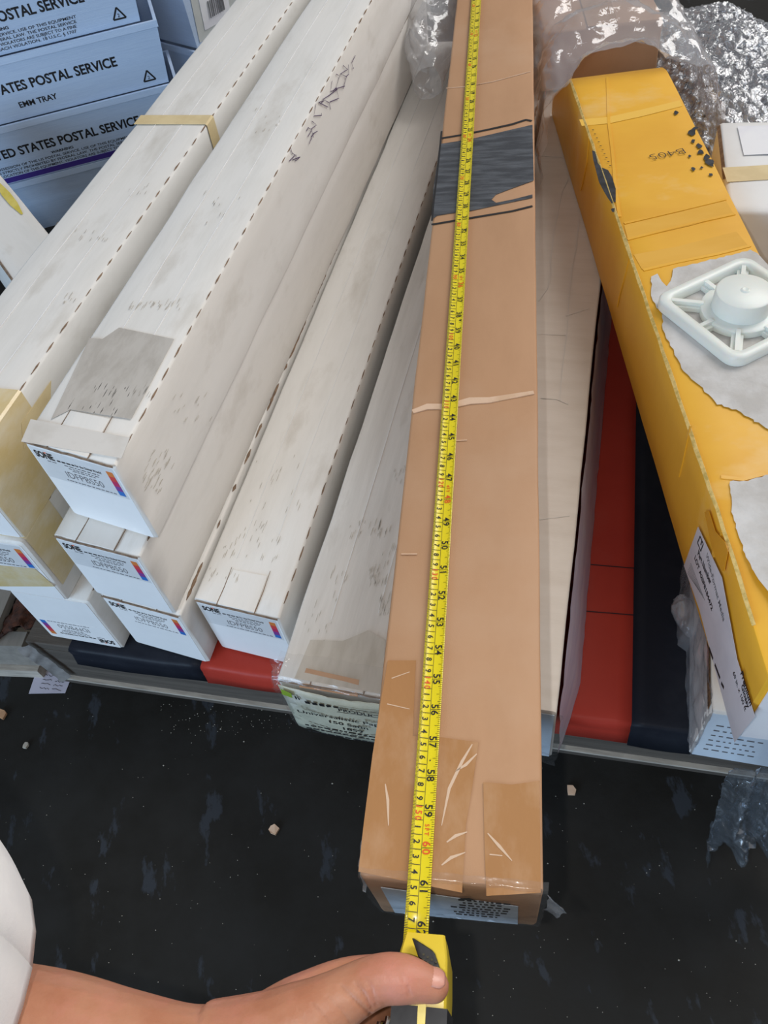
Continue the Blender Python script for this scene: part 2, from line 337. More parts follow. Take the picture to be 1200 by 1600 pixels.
def white_box(name, label, M, w=BW, h=BH, l=BL, seed=0, mat=WHITE, flaps=True, prnt=True, skew=0., flip=False, wear='R', faint=False, group='white roll boxes in the pile', dash=False, wob=.13):
    T = Thing(name, label, 'box', M, group)
    v, f = roundbox(w, l, h, .32, 44, wob, seed, skew); mesh('carton', v, f, mat, T, True, sharp=50)
    sk = lambda x, y: y + skew*x/w*max(0, 1-y/14.)
    # end panel: a slightly recessed white face with softened corners
    mb = MB(); a, b = w/2-.28, h-.3
    pts = []
    for cx_, cz_, a0 in ((a-.3, b-.3, 0), (-a+.3, b-.3, 90), (-a+.3, .55, 180), (a-.3, .55, 270)):
        pts += [(p[0], sk(p[0], -.0), p[1]) for p in arc_pts(cx_, cz_, .3, a0, a0+90, 3)]
    mb.prism(pts, (0, -1, 0), .06); mb.build('end_panel', END, T)
    if prnt:
        TT = bpy.data.objects.new('end_label', None)
        mb = MB(); t0, t1 = (.05, .44) if not flip else (.56, .95)
        mb.prism([(-a*.97, -.062, h*(1-t0)), (a*.95, -.062, h*(1-t0)), (a*.95, -.062, h*(1-t1)), (-a*.97, -.062, h*(1-t1))], (0, -1, 0), .008)
        lab = mb.build('end_label', LABEL if not faint else END, T)
        bpy.data.objects.remove(TT)
        end_print(T, w, h, -.072, flip, faint)
        if skew:
            for c in T.o.children:
                if c.name.split('.')[0] in ('printing', 'colour_bar', 'end_label'):
                    for p in c.data.vertices: p.co.y += skew*p.co.x/(w)
    if flaps:
        ed = MB()
        for u, d in ((-.22, 5.0), (.22, 5.2)):
            ed.strip([(u*w, sk(u*w, 0)-.05, h+.02), (u*w+.1, 2.5, h+.04), (u*w+.05, d, h+.04)], [.1, .08, .04], (0, 0, 1), .04)
        ed.strip([(p[0], sk(p[0], p[1]), h+.03) for p in arc_pts(.1, .15, .95, 5, 175, 12)], .09, (0, 0, 1), .05)
        ed.build('tuck_flap_cut', KRAFT_TORN, T)
        mb = MB(); v2, f2 = roundbox(w*.42, 4.6, .16, .06, 4, 0, 0); mb.add([(p[0]+.05, sk(p[0], p[1]+.02), p[2]+h-.06) for p in v2], f2); mb.build('tuck_flap', mat, T, True, 40)
        rw = MB(); n = 14
        rw.strip([((i/n-.5)*(w-.4), sk((i/n-.5)*w, 0)-.07, h-.14+noise.noise(Vector((i*.6, seed, 0)))*.12) for i in range(n+1)], [.16+.16*abs(noise.noise(Vector((i*.9, seed, 4)))) for i in range(n+1)], (0, -1, .5), .05)
        rw.build('raw_front_edge', KRAFT_TORN, T)
    if wear:
        rnd = random.Random(seed*3+1); mb = MB()
        for sgn in ((1,) if wear == 'R' else (1, -1)):
            y = 1.5
            while y < l-2:
                L = rnd.uniform(1.2, 1.9) if dash else rnd.choice((1.2, 2.5, 5., 8.)); gp = rnd.uniform(1.0, 1.6) if dash else rnd.uniform(.6, 5)
                if not dash and y > 60: gp *= .7
                k = max(2, int(L/.5)); X = sgn*(w/2-.09)
                mb.strip([(X+noise.noise(Vector((y+L*i/k, seed, 1)))*.05, y+L*i/k, h-.07) for i in range(k+1)], [.05+rnd.uniform(*((.05, .14) if dash else (.14, .34)))*(0 < i < k) for i in range(k+1)], (sgn, 0, 1), .08)
                y += L+gp
        mb.build('worn_edge', KRAFT_TORN, T)
    mb = MB(); rnd = random.Random(seed+40)
    for u in (-.2, .17):
        y0 = rnd.uniform(6, 12); mb.strip([(u*w+noise.noise(Vector((y*.05, u, seed)))*.15, y, h+.05+noise.noise(Vector((u*w*.14+seed*13.1, y*.09+seed*7.7, h*.14))).real*0) for y in [y0+(l-y0-1)*i/24 for i in range(25)]], .05, (0, 0, 1), .06)
    mb.build('score_line', END, T)
    return T
def corner(x, y, z, w, yaw):             # from the right front corner to the front centre
    a = math.radians(yaw); return (x-math.cos(a)*w/2, y+math.sin(a)*w/2, z)
ZA, ZB, ZC = 11.45, 22.75, 34.05
A1 = white_box('roll_box', 'white box in the bottom row at far left, label printed upside down', frame(corner(-34.2, 51.3, ZA, BW, 22), 22), seed=1, flip=True, flaps=False, faint=True)
A2 = white_box('roll_box', 'white box in the bottom row, second from left, under the stack of labelled ends', frame((-28.27, 49.58, ZA), 21.7), seed=2, skew=-1.1, flaps=True, faint=True)
A3 = white_box('roll_box', 'brightly lit white box, rightmost of the bottom row with labelled ends', frame((-17.62, 46.78, ZA), 21.7), seed=3, skew=-.8, dash=True)
B1 = white_box('roll_box', 'white box in the middle row at the left edge, end crossed by yellowed tape', frame(corner(-36.25, 51.85, ZB, BW, 22), 22), seed=4, flaps=False)
B2 = white_box('roll_box', 'white box in the middle row, lying directly under the topmost labelled box', frame((-28.63, 49.82, ZB), 22.4), seed=5, skew=-1.0)
C1 = white_box('roll_box', 'white box on top of the pile at the left, banded with yellowed tape', frame(corner(-35.9, 52.3, ZC, BW, 22.6), 22.6), seed=6, flaps=False, dash=True)
C2 = white_box('roll_box', 'topmost white box with handwriting on its side and a taped, worn near end', frame((-26.65, 51.71, ZC), 22.0), seed=8, skew=-1.7, dash=True)
# yellowed tape on the left boxes
def band(T, nm, mat, y0, y1, w, h, sides=('top', 'right'), th=.05, lo=0.0):
    mb = MB(); e = .16
    path = []
    if 'left' in sides: path += [(-w/2-e, lo), (-w/2-e, h+e)]
    path += [(-w/2-.1, h+e)] if 'left' not in sides else []
    path += [(w/2-.05, h+e), (w/2+e, h-.05), (w/2+e, lo)]
    v = []; f = []; n = len(path)
    for j, y in enumerate((y0, (y0+y1)/2, y1)):
        for (x, z) in path: v.append((x, y+.25*x/w, z))
    for j in range(2):
        for i in range(n-1): f.append((j*n+i, j*n+i+1, (j+1)*n+i+1, (j+1)*n+i))
    o = mesh(nm, v, f, mat, T); md = o.modifiers.new('t', 'SOLIDIFY'); md.thickness = th*S; return o
band(C1, 'tape_band', YSTRAP, 58.5, 60.8, BW, BH, lo=3)
band(C1, 'wrapped_tape', YTAPE, -.1, 9.5, BW, BH, lo=.2)
mb = MB(); mb.prism([(BW/2+.18, 7.5, 9.0), (BW/2+.18, 13.5, 8.9), (BW/2+.18, 11.5, 6.9), (BW/2+.18, 6.0, 6.9)], (1, 0, 0), .03); mb.build('tape_piece', YSTRAP, C1)
band(B1, 'wrapped_tape', YTAPE, .5, 5.5, BW, BH, lo=2.5)
mb = MB(); mb.prism([(-4.9, -.1, 5.6), (4.3, -.1, 6.5), (5.0, -.1, 3.2), (-4.9, -.1, .6)], (0, -1, 0), .03); mb.build('tape_patch', YTAPE, B1)
# clear tape and handwriting on the topmost box
M2 = C2.M
def facepoly(T, nm, axis, val, pxs, n, th, mat):
    mb = MB(); mb.prism([onface(T.M, axis, val, *p) for p in pxs], n, th); return mb.build(nm, mat, T)
facepoly(C2, 'dirty_tape_patch', 2, BH+.1, [(186, 512), (272, 530), (247, 577), (205, 655), (110, 640), (80, 655), (125, 560), (140, 528), (160, 530)], (0, 0, 1), .02, pm('dirty_clear_tape', (.50, .47, .43), (.42, .39, .35), 20, (3, 1, 1), rough=.3, spec=.5, bump=.2, bscale=40))
facepoly(C2, 'end_tape', 2, BH+.12, [(48, 655), (203, 684), (190, 716), (33, 690)], (0, 0, 1), .015, pm('tape_over_white', (.66, .635, .60), (.56, .53, .485), 14, rough=.25, spec=.5, bump=.2, bscale=30))
mb = MB()
for k in range(16):
    px, py = 549-k*6.3, 88+k*10.0
    if k in (9, 12, 13): continue
    rnd = random.Random(k)
    q = [onface(M2, 0, BW/2+.12, px+rnd.uniform(-9, 9)+j*rnd.uniform(-2, 4), py+rnd.uniform(-8, 8)+j*rnd.uniform(4, 9)) for j in range(4)]
    mb.strip(q, .11, (1, 0, 0), .02)
for a, b in (((488, 213), (483, 225)), ((492, 207), (486, 214)), ((496, 205), (489, 209))):
    mb.strip([onface(M2, 0, BW/2+.12, *a), onface(M2, 0, BW/2+.12, *b)], .09, (1, 0, 0), .02)
mb.build('handwriting', INK_P, C2)

# ------------------------------------------------------------------ box with the printed paper end (left of the brown one)
PW, PHh = 12.6, 11.3
Pb = white_box('paper_roll_box', 'dirty white box with creased cream end label, left of the brown box', frame((-13.7+6.3*.9287, 37.6-6.3*.3708, 11.45), 21.75), PW, PHh, 128, 11, WHITE_G, prnt=False, skew=0, wear='R', group=None)
mb = MB()
NX, NZ = 16, 8; v = []; f = []
for i in range(NX+1):
    for j in range(NZ+1):
        xx = (i/NX-.5)*(PW-.3); zz = .25+(PHh-.6)*j/NZ
        v.append((xx, -.35-.9*math.sin(math.pi*i/NX)*math.sin(math.pi*(.15+.7*j/NZ))+.15*noise.noise(Vector((xx, zz, 2))), zz))
for i in range(NX):
    for j in range(NZ): f.append((i*(NZ+1)+j, (i+1)*(NZ+1)+j, (i+1)*(NZ+1)+j+1, i*(NZ+1)+j+1))
o = mesh('creased_label', v, f, LABEL_G, Pb, True); o.modifiers.new('t', 'SOLIDIFY').thickness = .0006
mb = MB(); X, Z = (1, 0, 0), (0, 0, 1); yl = -1.34
put_text(mb, 'PRODUCT', .95, (.1, yl+.12, 8.9), X, Z, 0, .02, width=4.6)
mb.strip([(-.1, yl+.1, 8.6), (5.0, yl+.3, 8.6)], .07, (0, -1, 0), .01); mb.strip([(-.1, yl+.1, 9.8), (5.0, yl+.3, 9.8)], .07, (0, -1, 0), .01)
put_text(mb, 'Universalistic Paper', 1.0, (-4.6, yl, 6.9), X, Z, 0, .015, width=9.9)
put_text(mb, '150 Satin', .95, (-1.6, yl, 5.5), X, Z, 0, .02, width=4.4)
put_text(mb, '1859', .95, (-.3, yl+.02, 4.2), X, Z, 0, .02, width=2.4)
rnd = random.Random(3)
for t in (3.3, 2.5, 1.6):
    u = -4.5
    while u < 5:
        L = rnd.uniform(.3, .9); mb.prism([(u, yl+.08, t), (u+L, yl+.08, t), (u+L, yl+.08, t+.3), (u, yl+.08, t+.3)], (0, -1, 0), .012); u += L+.18
put_text(mb, 'h', 1.1, (-4.5, yl+.45, 9.2), X, Z, 0, .03); u = -3.4
while u < -.3: mb.prism([(u, yl+.3, 8.9), (u+.5, yl+.3, 8.9), (u+.5, yl+.25, 9.6), (u, yl+.25, 9.6)], (0, -1, 0), .012); u += .75
mb.build('printing', INK, Pb)
mb = MB(); mb.prism([(-5.9, -.75, 9.5), (-4.7, -.98, 9.6), (-4.6, -.98, 10.6), (-5.8, -.7, 10.7)], (0, -1, 0), .03); mb.build('green_mark', LIME, Pb)
mb = MB(); mb.prism([(-3.9, -.3, PHh-.35), (2.2, -.3, PHh-.2), (2.0, 1.3, PHh+.18), (-3.6, 1.6, PHh+.18)], (0, -.35, 1), .06); mb.build('raw_flap', KRAFT, Pb)
def crumple(nm, fn, nu, nv, amp, seed, mat, parent=None, fr=.35, ridge=True, thick=None):
    v = []; f = []
    for i in range(nu+1):
        for j in range(nv+1):
            p = Vector(fn(i/nu, j/nv)); q = p*fr + Vector((seed*11.3, seed*5.1, seed*2.7))
            n1 = noise.noise_vector(q); n2 = noise.noise_vector(q*2.6); n3 = noise.noise_vector(q*6.1)
            if ridge: n1 = Vector([1-2*abs(c) for c in n1]); n2 = Vector([1-2*abs(c) for c in n2])
            v.append(p + n1*amp + n2*amp*.45 + n3*amp*.2)
    for i in range(nu):
        for j in range(nv): f.append((i*(nv+1)+j, (i+1)*(nv+1)+j, (i+1)*(nv+1)+j+1, i*(nv+1)+j+1))
    return mesh(nm, v, f, mat, parent, True)
def wrapfn(w, h, y0, y1, e):              # film hugging the near end of a box: over the top edge and down the front
    def fn(a, b):
        x = (a-.5)*(w+2*e)
        if b < .4: return (x, y0+(y1-y0)*(1-b/.4), h+e)
        if b < .5: return (x, -e*(b-.4)/.1, h+e*(1-(b-.4)/.1))
        return (x*(1-.04*(b-.5)), -e-.25*math.sin((b-.5)*6.28), h*(1-(b-.5)/.5))
    return fn
crumple('clear_wrap', wrapfn(PW, PHh, 0, 2.6, .5), 26, 40, .2, 3, CLEAR, Pb, .5)
crumple('bunched_wrap', lambda a, b: (-PW/2-.4+.9*math.cos(a*6.28)*(.5+b), .3+b*2.2-.8*math.sin(a*3), PHh-2.5+b*1.5+.9*math.sin(a*6.28)), 18, 14, .35, 5, CLEAR, Pb, .7)
facepoly(Pb, 'clear_tape_patch', 2, PHh+.1, [(485, 1000), (535, 1002), (575, 985), (602, 1000), (598, 1085), (460, 1060)], (0, 0, 1), .015, pm('tape_over_cream', (.53, .49, .43), (.46, .42, .36), 18, (4, 1, 1), rough=.3, spec=.45, bump=.15, bscale=30))

# ------------------------------------------------------------------ cream box wrapped in film (right of the brown one)
RW, RH = 12.8, 11.4
RM = frame(corner(12.35, 28.6, 11.4, RW, 21.2), 21.2)
CREAM = pm('cream_card', (.66, .615, .56), (.61, .56, .50), 6, (2, 10, 2), lo=.4, hi=.7, rough=.6, bump=.1, bscale=40, bstretch=(.6, 12, 1), c3=(.52, .46, .40), s3=4, lo3=.62, hi3=.9)
Rb = Thing('film_wrapped_box', 'cream box with creased top, partly under the brown box on its right', 'box', RM)
v, f = roundbox(RW, 130, RH, .3, 40, .12, 21); mesh('carton', v, f, CREAM, Rb, True, sharp=50)
mb = MB(); mb.prism([(-RW/2+.3, -.02, .3), (RW/2-.2, -.02, .3), (RW/2-.2, -.02, RH-.3), (-RW/2+.3, -.02, RH-.3)], (0, -1, 0), .05); mb.build('end_panel', LABEL_B, Rb)
crumple('lilac_film_side', lambda a, b: (RW/2+.2+2.0*(1-a)*min(1, .25+b*12), .4+b*126, .1+a*(RH-.25)), 8, 90, .13, 7, LILAC, Rb, .35)
crumple('front_film', lambda a, b: ((a-.5)*(RW+.6), -.5-.25*math.sin(b*3.1), -1.4+b*(RH+1.6)), 20, 18, .3, 8, CLEAR, Rb, .4)
mb = MB()
for pts in ([(838, 243), (879, 246)], [(888, 280), (878, 300), (872, 330), (866, 360), (860, 410), (862, 425), (856, 450), (842, 470)],
            [(905, 340), (900, 390), (895, 410), (890, 455), (886, 520), (878, 580), (875, 625)], [(840, 522), (884, 524)], [(884, 494), (920, 482)], [(845, 622), (870, 624), (888, 632)], [(842, 812), (890, 806)]):
    mb.strip([onface(RM, 2, RH+.04, *p) for p in pts], .12, (0, 0, 1), .04)
mb.build('crease', WHITE_G, Rb)

# ------------------------------------------------------------------ brown box with the tape on it
T0 = Vector((10.74, 66.39, 37.24)); TYAW, TPIT = 14.17, .854
TM = frame(T0, TYAW, TPIT)               # the blade runs along local -y with growing reading; 100 cm mark at the origin
KW, KH, KL = 12.6, 13.2, 158
kc = TM @ Vector((2.35, -54.3, 0))
KM = frame((kc.x, kc.y, kc.z-.34-KH), TYAW+.38, TPIT)
Kb = Thing('brown_box', 'long brown cardboard box lying on top, a yellow tape stretched along it', 'box', KM)
v, f = roundbox(KW, KL, KH, .3, 50, .07, 31); mesh('carton', v, f, KRAFT, Kb, True, sharp=50)
facepoly(Kb, 'painted_over_patch', 2, KH+.06, [(688, 225), (733, 218), (832, 195), (833, 240), (834, 282), (812, 290), (793, 297), (775, 304), (768, 312), (775, 317), (800, 312), (832, 304), (832, 309), (780, 320), (733, 330), (700, 334), (683, 337), (676, 342), (677, 297)], (0, 0, 1), .02, SCRIB)
mb = MB()
for pts, wd in (([(690, 216), (720, 211), (760, 203), (800, 194), (822, 187), (831, 189)], .35), ([(674, 351), (733, 341), (800, 330), (832, 322)], .32), ([(690, 205), (688, 225), (682, 280), (677, 320), (675, 345)], .25)):
    mb.strip([onface(KM, 2, KH+.06, *p) for p in pts], wd, (0, 0, 1), .03)
for y0, y1, yw in ((62, 70, 6), (71, 78, 5)):
    pass
mb.strip([onface(KM, 0, KW/2+.06, 834, y) for y in (190, 215, 240, 262, 280)], [.3, .5, .6, .5, .2], (1, 0, 0), .03)
mb.build('marker_line', INK, Kb)
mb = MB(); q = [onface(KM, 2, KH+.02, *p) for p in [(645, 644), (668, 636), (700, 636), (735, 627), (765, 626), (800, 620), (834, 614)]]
mb.strip(q, [.5, .75, .7, .9, .75, .6, .45], (0, 0, 1), .12); mb.build('crushed_crease', KRAFT_LIGHT, Kb)  # raised crease strip, coloured pale for the highlight along its ridge
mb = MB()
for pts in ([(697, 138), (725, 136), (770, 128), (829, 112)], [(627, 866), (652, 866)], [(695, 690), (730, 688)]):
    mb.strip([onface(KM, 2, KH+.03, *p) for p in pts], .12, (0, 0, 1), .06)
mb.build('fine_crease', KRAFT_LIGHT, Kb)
facepoly(Kb, 'clear_tape_patch', 2, KH+.09, [(606, 1032), (650, 1032), (648, 1080), (645, 1150), (690, 1152), (748, 1160), (738, 1230), (728, 1290), (722, 1395), (560, 1362), (568, 1290), (582, 1180), (596, 1090)], (0, 0, 1), .02, KRAFT_TAPE)
facepoly(Kb, 'clear_tape_patch', 2, KH+.09, [(755, 1222), (800, 1226), (843, 1220), (845, 1395), (760, 1400), (757, 1320)], (0, 0, 1), .02, KRAFT_TAPE)
crumple('clear_tape_wrap', wrapfn(KW, KH, 0, .5, .2), 30, 44, .11, 12, CLEAR, Kb, .45)
crumple('loose_film_corner', lambda a, b: (KW/2+.2+1.5*a*(1-abs(b-.5)), -.2-.6*a, KH-1.0-4.5*b), 8, 14, .2, 14, WRAP, Kb, .6)
crumple('loose_film_corner', lambda a, b: (-KW/2-.1-.6*a*(1-abs(b-.5)), 2.5-2.9*b, KH-.3-4.0*b), 8, 14, .18, 15, WRAP, Kb, .6)
mb = MB()
for pts in ([(738, 1163), (722, 1190), (702, 1232), (690, 1290)], [(745, 1178), (728, 1195), (712, 1205)], [(602, 1225), (606, 1250), (607, 1290)], [(762, 1302), (780, 1322), (800, 1345)], [(698, 1316), (712, 1306), (730, 1300)], [(690, 1352), (705, 1340), (727, 1332)], [(765, 1335), (785, 1337)], [(612, 1060), (640, 1050)], [(605, 1100), (640, 1108)]):
    mb.strip([onface(KM, 2, KH+.105, *p) for p in pts], [.08]+[.22]*(len(pts)-2)+[.06], (0, 0, 1), .03)
mb.build('tape_wrinkle', pm('lifted_tape', (.66, .48, .34), rough=.18, spec=.6, coat=.5), Kb)
mb = MB(); zt = KH-2.6
mb.prism([(-KW/2+1.2, -.1, .9), (KW/2-1.5, -.1, .7), (KW/2-1.6, -.1, zt-2.6), (-KW/2+1.2, -.1, zt)], (0, -1, 0), .05); lb = mb.build('address_label', LABEL_B, Kb)
mb = MB(); rnd = random.Random(11); t = zt-1.8; hh = .45
mb.prism([(.4, -.16, t+.1), (1.6, -.16, t+.3), (1.2, -.16, t+.95), (.6, -.16, t+.6)], (0, -1, 0), .02)
for k in range(7):
    u = -.3+rnd.uniform(0, 1.5); tt = t-.3-k*.95
    if tt < 1: break
    while u < KW/2-2.2-rnd.uniform(0, .8):
        L = rnd.uniform(.15, .5); mb.prism([(u, -.16, tt), (u+L, -.16, tt), (u+L, -.16, tt+hh), (u, -.16, tt+hh)], (0, -1, 0), .015); u += L+.16
mb.build('printing', INK, Kb)

# ------------------------------------------------------------------ tape measure
Tm = Thing('tape_measure', 'yellow tape measure held in hand, its blade stretched over the brown box', 'tape measure', TM)
TW, TC = 1.62, .28                        # blade width and its offset from the row of centimetre figures
def blade_pt(u, s, lift=0):               # u in [-.5, .5] across, s = reading in cm
    sag = -.04*math.sin((s-20)*.05)
    return Vector((TC+u*TW, -(s-100), .34*(2*u)**2*.45-.02+lift+sag*0))
mb = MB(); nu, ns = 10, 80; v = []; f = []
for j in range(ns+1):
    s = -1+159.4*j/ns
    for i in range(nu+1): v.append(blade_pt(i/nu-.5, s))
for j in range(ns):
    for i in range(nu): f.append((j*(nu+1)+i, j*(nu+1)+i+1, (j+1)*(nu+1)+i+1, (j+1)*(nu+1)+i))
o = mesh('blade', v, f, TAPE_Y, Tm, True); md = o.modifiers.new('t', 'SOLIDIFY'); md.thickness = .00025; md.offset = 0
mb = MB()
def tick(s, u0, u1, wd, m=0):
    pts = [blade_pt(u0+(u1-u0)*k/2, s, .042) for k in range(3)]
    mb.add([p+Vector((0, -wd/2, 0)) for p in pts]+[p+Vector((0, wd/2, 0)) for p in pts], [(0, 1, 4, 3), (1, 2, 5, 4)], m)
s = 13.0
while s < 158.2:
    k = round(s*10)
    L = .5 if k % 10 == 0 else (.2 if k % 5 == 0 else .13)
    if k % 10 == 0: tick(s+.5, -.5, -.02, .045)
    tick(s, -.5, -.5+(.22 if k % 5 == 0 else .14), .03); s += .1
for q in range(int(5*16), int(62.3*16)):
    s = q*2.54/16
    if s < 13 or s > 158: continue
    L = .48 if q % 16 == 0 else (.26 if q % 8 == 0 else (.19 if q % 4 == 0 else .12))
    tick(s-.02, .5-L, .5, .04 if q % 16 == 0 else .03)
pts = [blade_pt(0.0, s, .042) for s in (5, 158)]
mb.add([pts[0]+Vector((-.015, 0, 0)), pts[0]+Vector((.015, 0, 0)), pts[1]+Vector((.015, 0, 0)), pts[1]+Vector((-.015, 0, 0))], [(0, 1, 2, 3)])
mb.build('graduation', INK, Tm)
mb = MB(); Xd, Yd = Vector((0, -1, 0)), Vector((1, 0, 0))
def fig(st, s, u, size, m, ch=None):
    ln = len(st)*size*.62
    for k, c in enumerate(st):
        p = blade_pt(u, s+(k-(len(st)-1)/2)*size*.66, .03); put_text(mb, c, size, p+Vector((-size*.33, size*.28, 0)), Xd, Yd, m, .02, lift=.0)
for c in range(13, 159):
    if c % 10 == 0: fig(str(c), c-.0, -.23, .62, 1)
    else: fig(str(c % 10), c-.0, -.23, .60, 0)
for n in range(5, 63):
    s = n*2.54
    if s < 13 or s > 158: continue
    fig(str(n), s, .20, .78, 1 if n % 12 == 0 else 0)
    if n % 12 == 0: fig('%dFT' % (n//12), s-1.25, .18, .42, 1)
for n in (16, 19.2, 32, 38.4, 57.6): fig('*' if n != 57.6 else '.', n*2.54, .25, .7, 0)
mb.v = [(p[0], p[1], blade_pt((p[0]-TC)/TW, 0).z+.046) for p in mb.v]; mb.build('figures', [INK, RED_INK], Tm)
# case: profile in (along, up) extruded across
cs = -58.0; CC = TC+.62
prof = [(.15, -.55), (.25, .15), (-.3, .55), (-1.2, .95), (-2.6, 1.2), (-4.4, 1.05), (-5.8, .55), (-6.9, -.5), (-7.4, -2.2), (-7.2, -4.6), (-5.6, -6.2), (-3, -6.6), (-1.2, -6.0), (-.4, -4), (-.1, -2)]
mb = MB(); n = len(prof); W = 1.62; v = []; f = []
def wid(p): return W*(.80 if p[0] > 0 else (.86 if p[0] > -.5 else (.97 if p[0] > -1.5 else 1.0)))
for sx in (-1, -.86, .86, 1):
    for (a, b) in prof:
        e = .0 if abs(sx) < .9 else .22
        v.append((CC+sx*wid((a, b))*(1.0 if abs(sx) > .9 else 1.06), cs+a*(1-e*.03)-.0, b-(e if b > 0 else -e)))
for j in range(3):
    for i in range(n): f.append((j*n+i, j*n+(i+1) % n, (j+1)*n+(i+1) % n, (j+1)*n+i))
f += [tuple(range(n-1, -1, -1)), tuple(range(3*n, 4*n))]
mesh('case', v, f, CASE_Y, Tm, True, sharp=35)
mb = MB(); mb.box(CC-1.75, CC-.12, cs-8.2, cs-3.95, -6.4, 1.3); mb.build('rubber_grip', RUBBER, Tm)
mb = MB(); mb.box(CC+.42, CC+1.72, cs-8.2, cs-3.95, -6.4, 1.26); mb.build('rubber_grip', RUBBER, Tm)
mb = MB(); mb.strip([(CC+.15, cs-3.4+(-.9*k), 1.22-.03*k*k) for k in range(5)], .5, (0, 0, 1), .12); mb.strip([(CC+.03, cs-2.9, 1.24), (CC+.05, cs-5.2, 1.0)], .05, (0, 0, 1), .03); mb.build('case_rib', CASE_Y, Tm)
vv, ff = roundbox(1.6, 1.3, .9, .18, 4, 0); 
lk = mesh('lock_button', [((p[0]*.94-p[1]*.42), (p[1]*.9+p[0]*-.45), p[2]) for p in vv], ff, RUBBER, Tm, True, sharp=40); lk.location = Vector((CC+.55, cs-1.75, .95))*S
mb = MB()
for k in range(4):
    for r in range(2): mb.box(-.5+k*.27, -.36+k*.27, .2+r*.3-k*.12, .32+r*.3-k*.12, .88, .97)
gr = mb.build('button_grip', pm('grip_olive', (.06, .055, .03), rough=.6), None); gr.parent = lk
mb = MB(); mb.tube([(CC-1.95, cs-4.6, -.4), (CC-2.1, cs-6.0, -.2), (CC-2.05, cs-7.8, -.6)], [.32, .38, .3], 10); mb.tube([(CC-2.6, cs-4.9, -.9), (CC-2.75, cs-6.2, -.7), (CC-2.7, cs-7.8, -1)], [.25, .3, .25], 10); mb.build('belt_clip', CHROME, Tm, True)

# ------------------------------------------------------------------ yellow box
YW, YH, YL = 14.2, 12.6, 113
YM = frame(corner(26.8+YW*.9917, 22.0-YW*.129, 22.95, YW, 7.4), 7.4)
Yb = Thing('yellow_box', 'long battered yellow box with torn grey patches on its top, right side', 'box', YM)
def ytap(X, Y, Z):
    if Y > 99 and Z > 1: Z = Z - (Y-99)/14.*(Z-1)*.8
    if Y < 14 and Z > 8: Z -= (14-Y)*.06*(Z-8)/4
    return X, Y, Z
v, f = roundbox(YW, YL, YH, .3, 60, .05, 41, skew=-3.0, taper=ytap, freq=.11); mesh('carton', v, f, YELLOW, Yb, True, sharp=40)
def ragged(pxs, amp=3.0, seed=0):
    out = []; rnd = random.Random(seed); n = len(pxs)
    for i in range(n):
        (x0, y0), (x1, y1) = pxs[i], pxs[(i+1) % n]; L = math.hypot(x1-x0, y1-y0); k = max(1, int(L/6)) if max(x0, x1) < 1210 else 1
        for j in range(k):
            t = j/k; a = amp*min(1, L/12)*(.3 if j == 0 else 1); out.append((x0+(x1-x0)*t+rnd.uniform(-a, a), y0+(y1-y0)*t+rnd.uniform(-a, a)*.7))
    return out
def ypoly(nm, pxs, mat, ax=2, val=None, n=(0, 0, 1), th=.03): return facepoly(Yb, nm, ax, YH+.14 if val is None else val, pxs, n, th, mat)
ypoly('torn_patch', ragged([(1018, 432), (1027, 428), (1034, 440), (1042, 448), (1050, 432), (1052, 420), (1090, 412), (1130, 402), (1172, 390), (1183, 396), (1215, 430), (1230, 560), (1240, 690), (1196, 668), (1170, 652), (1150, 640), (1120, 632), (1098, 606), (1080, 592), (1065, 575), (1058, 560), (1046, 535), (1036, 515), (1035, 490), (1020, 470), (1018, 450)], 2.2, 1), TORN)
ypoly('torn_patch', ragged([(1140, 752), (1168, 752), (1196, 742), (1240, 742), (1330, 930), (1330, 1050), (1230, 960), (1185, 905), (1165, 870), (1152, 830), (1143, 800)], 1.8, 2), TORN)
ypoly('black_smear', [(940, 262), (950, 266), (956, 276), (962, 295), (962, 315), (956, 318), (950, 310), (944, 300), (936, 285), (927, 250), (925, 235), (930, 237), (934, 255)], SMEAR)
mb = MB(); rnd = random.Random(21)
for (a, b, r) in ((1082, 206, 8), (1086, 200, 5), (1083, 220, 5), (1092, 228, 5), (1095, 238, 6), (1104, 246, 7), (1109, 252, 7), (1112, 258, 5), (1083, 264, 4), (1096, 262, 3), (1110, 273, 5), (1078, 244, 3), (958, 328, 5), (1056, 176, 4)):
    q = [onface(YM, 2, YH+.16, a+r*math.cos(k)*rnd.uniform(.4, 1.2), b+r*.8*math.sin(k)*rnd.uniform(.4, 1.2)) for k in (0, .9, 1.8, 2.7, 3.6, 4.5, 5.4)]; mb.prism(q, (0, 0, 1), .02)
mb.build('black_scuff', SMEAR, Yb)
mb = MB()
def stroke(pts, wd=.09): mb.strip([onface(YM, 2, YH+.16, *p) for p in pts], wd, (0, 0, 1), .02)
ha = onface(YM, 2, YH+.16, 1069, 231); hb = onface(YM, 2, YH+.16, 1013, 242); hd = (hb-ha).normalized()
put_text(mb, 'B405', 1.9, ha, hd, Vector((0, 0, 1)).cross(hd), 0, -.018, width=(hb-ha).length)
for k in range(10): stroke([(925+k*3.0, 203+k*6.2), (928+k*3.0, 203+k*6.2)], .12)
mb.build('handwriting', INK, Yb)
YEL2 = pm('yellow_fold_sheen_dark', (.70, .36, .03), (.74, .40, .05), 6, (1, 3, 1), rough=.45, bump=.1, bscale=30)  # sheen of the folds is painted as flat darker and lighter yellow bands
ypoly('fold_sheen_band', [(975, 352), (1060, 332), (1134, 314), (1146, 334), (1080, 352), (981, 375)], YEL2, val=YH+.03)
ypoly('fold_sheen_band', [(990, 398), (1060, 385), (1150, 362), (1168, 383), (1120, 396), (1060, 408), (1003, 421)], YEL2, val=YH+.03)
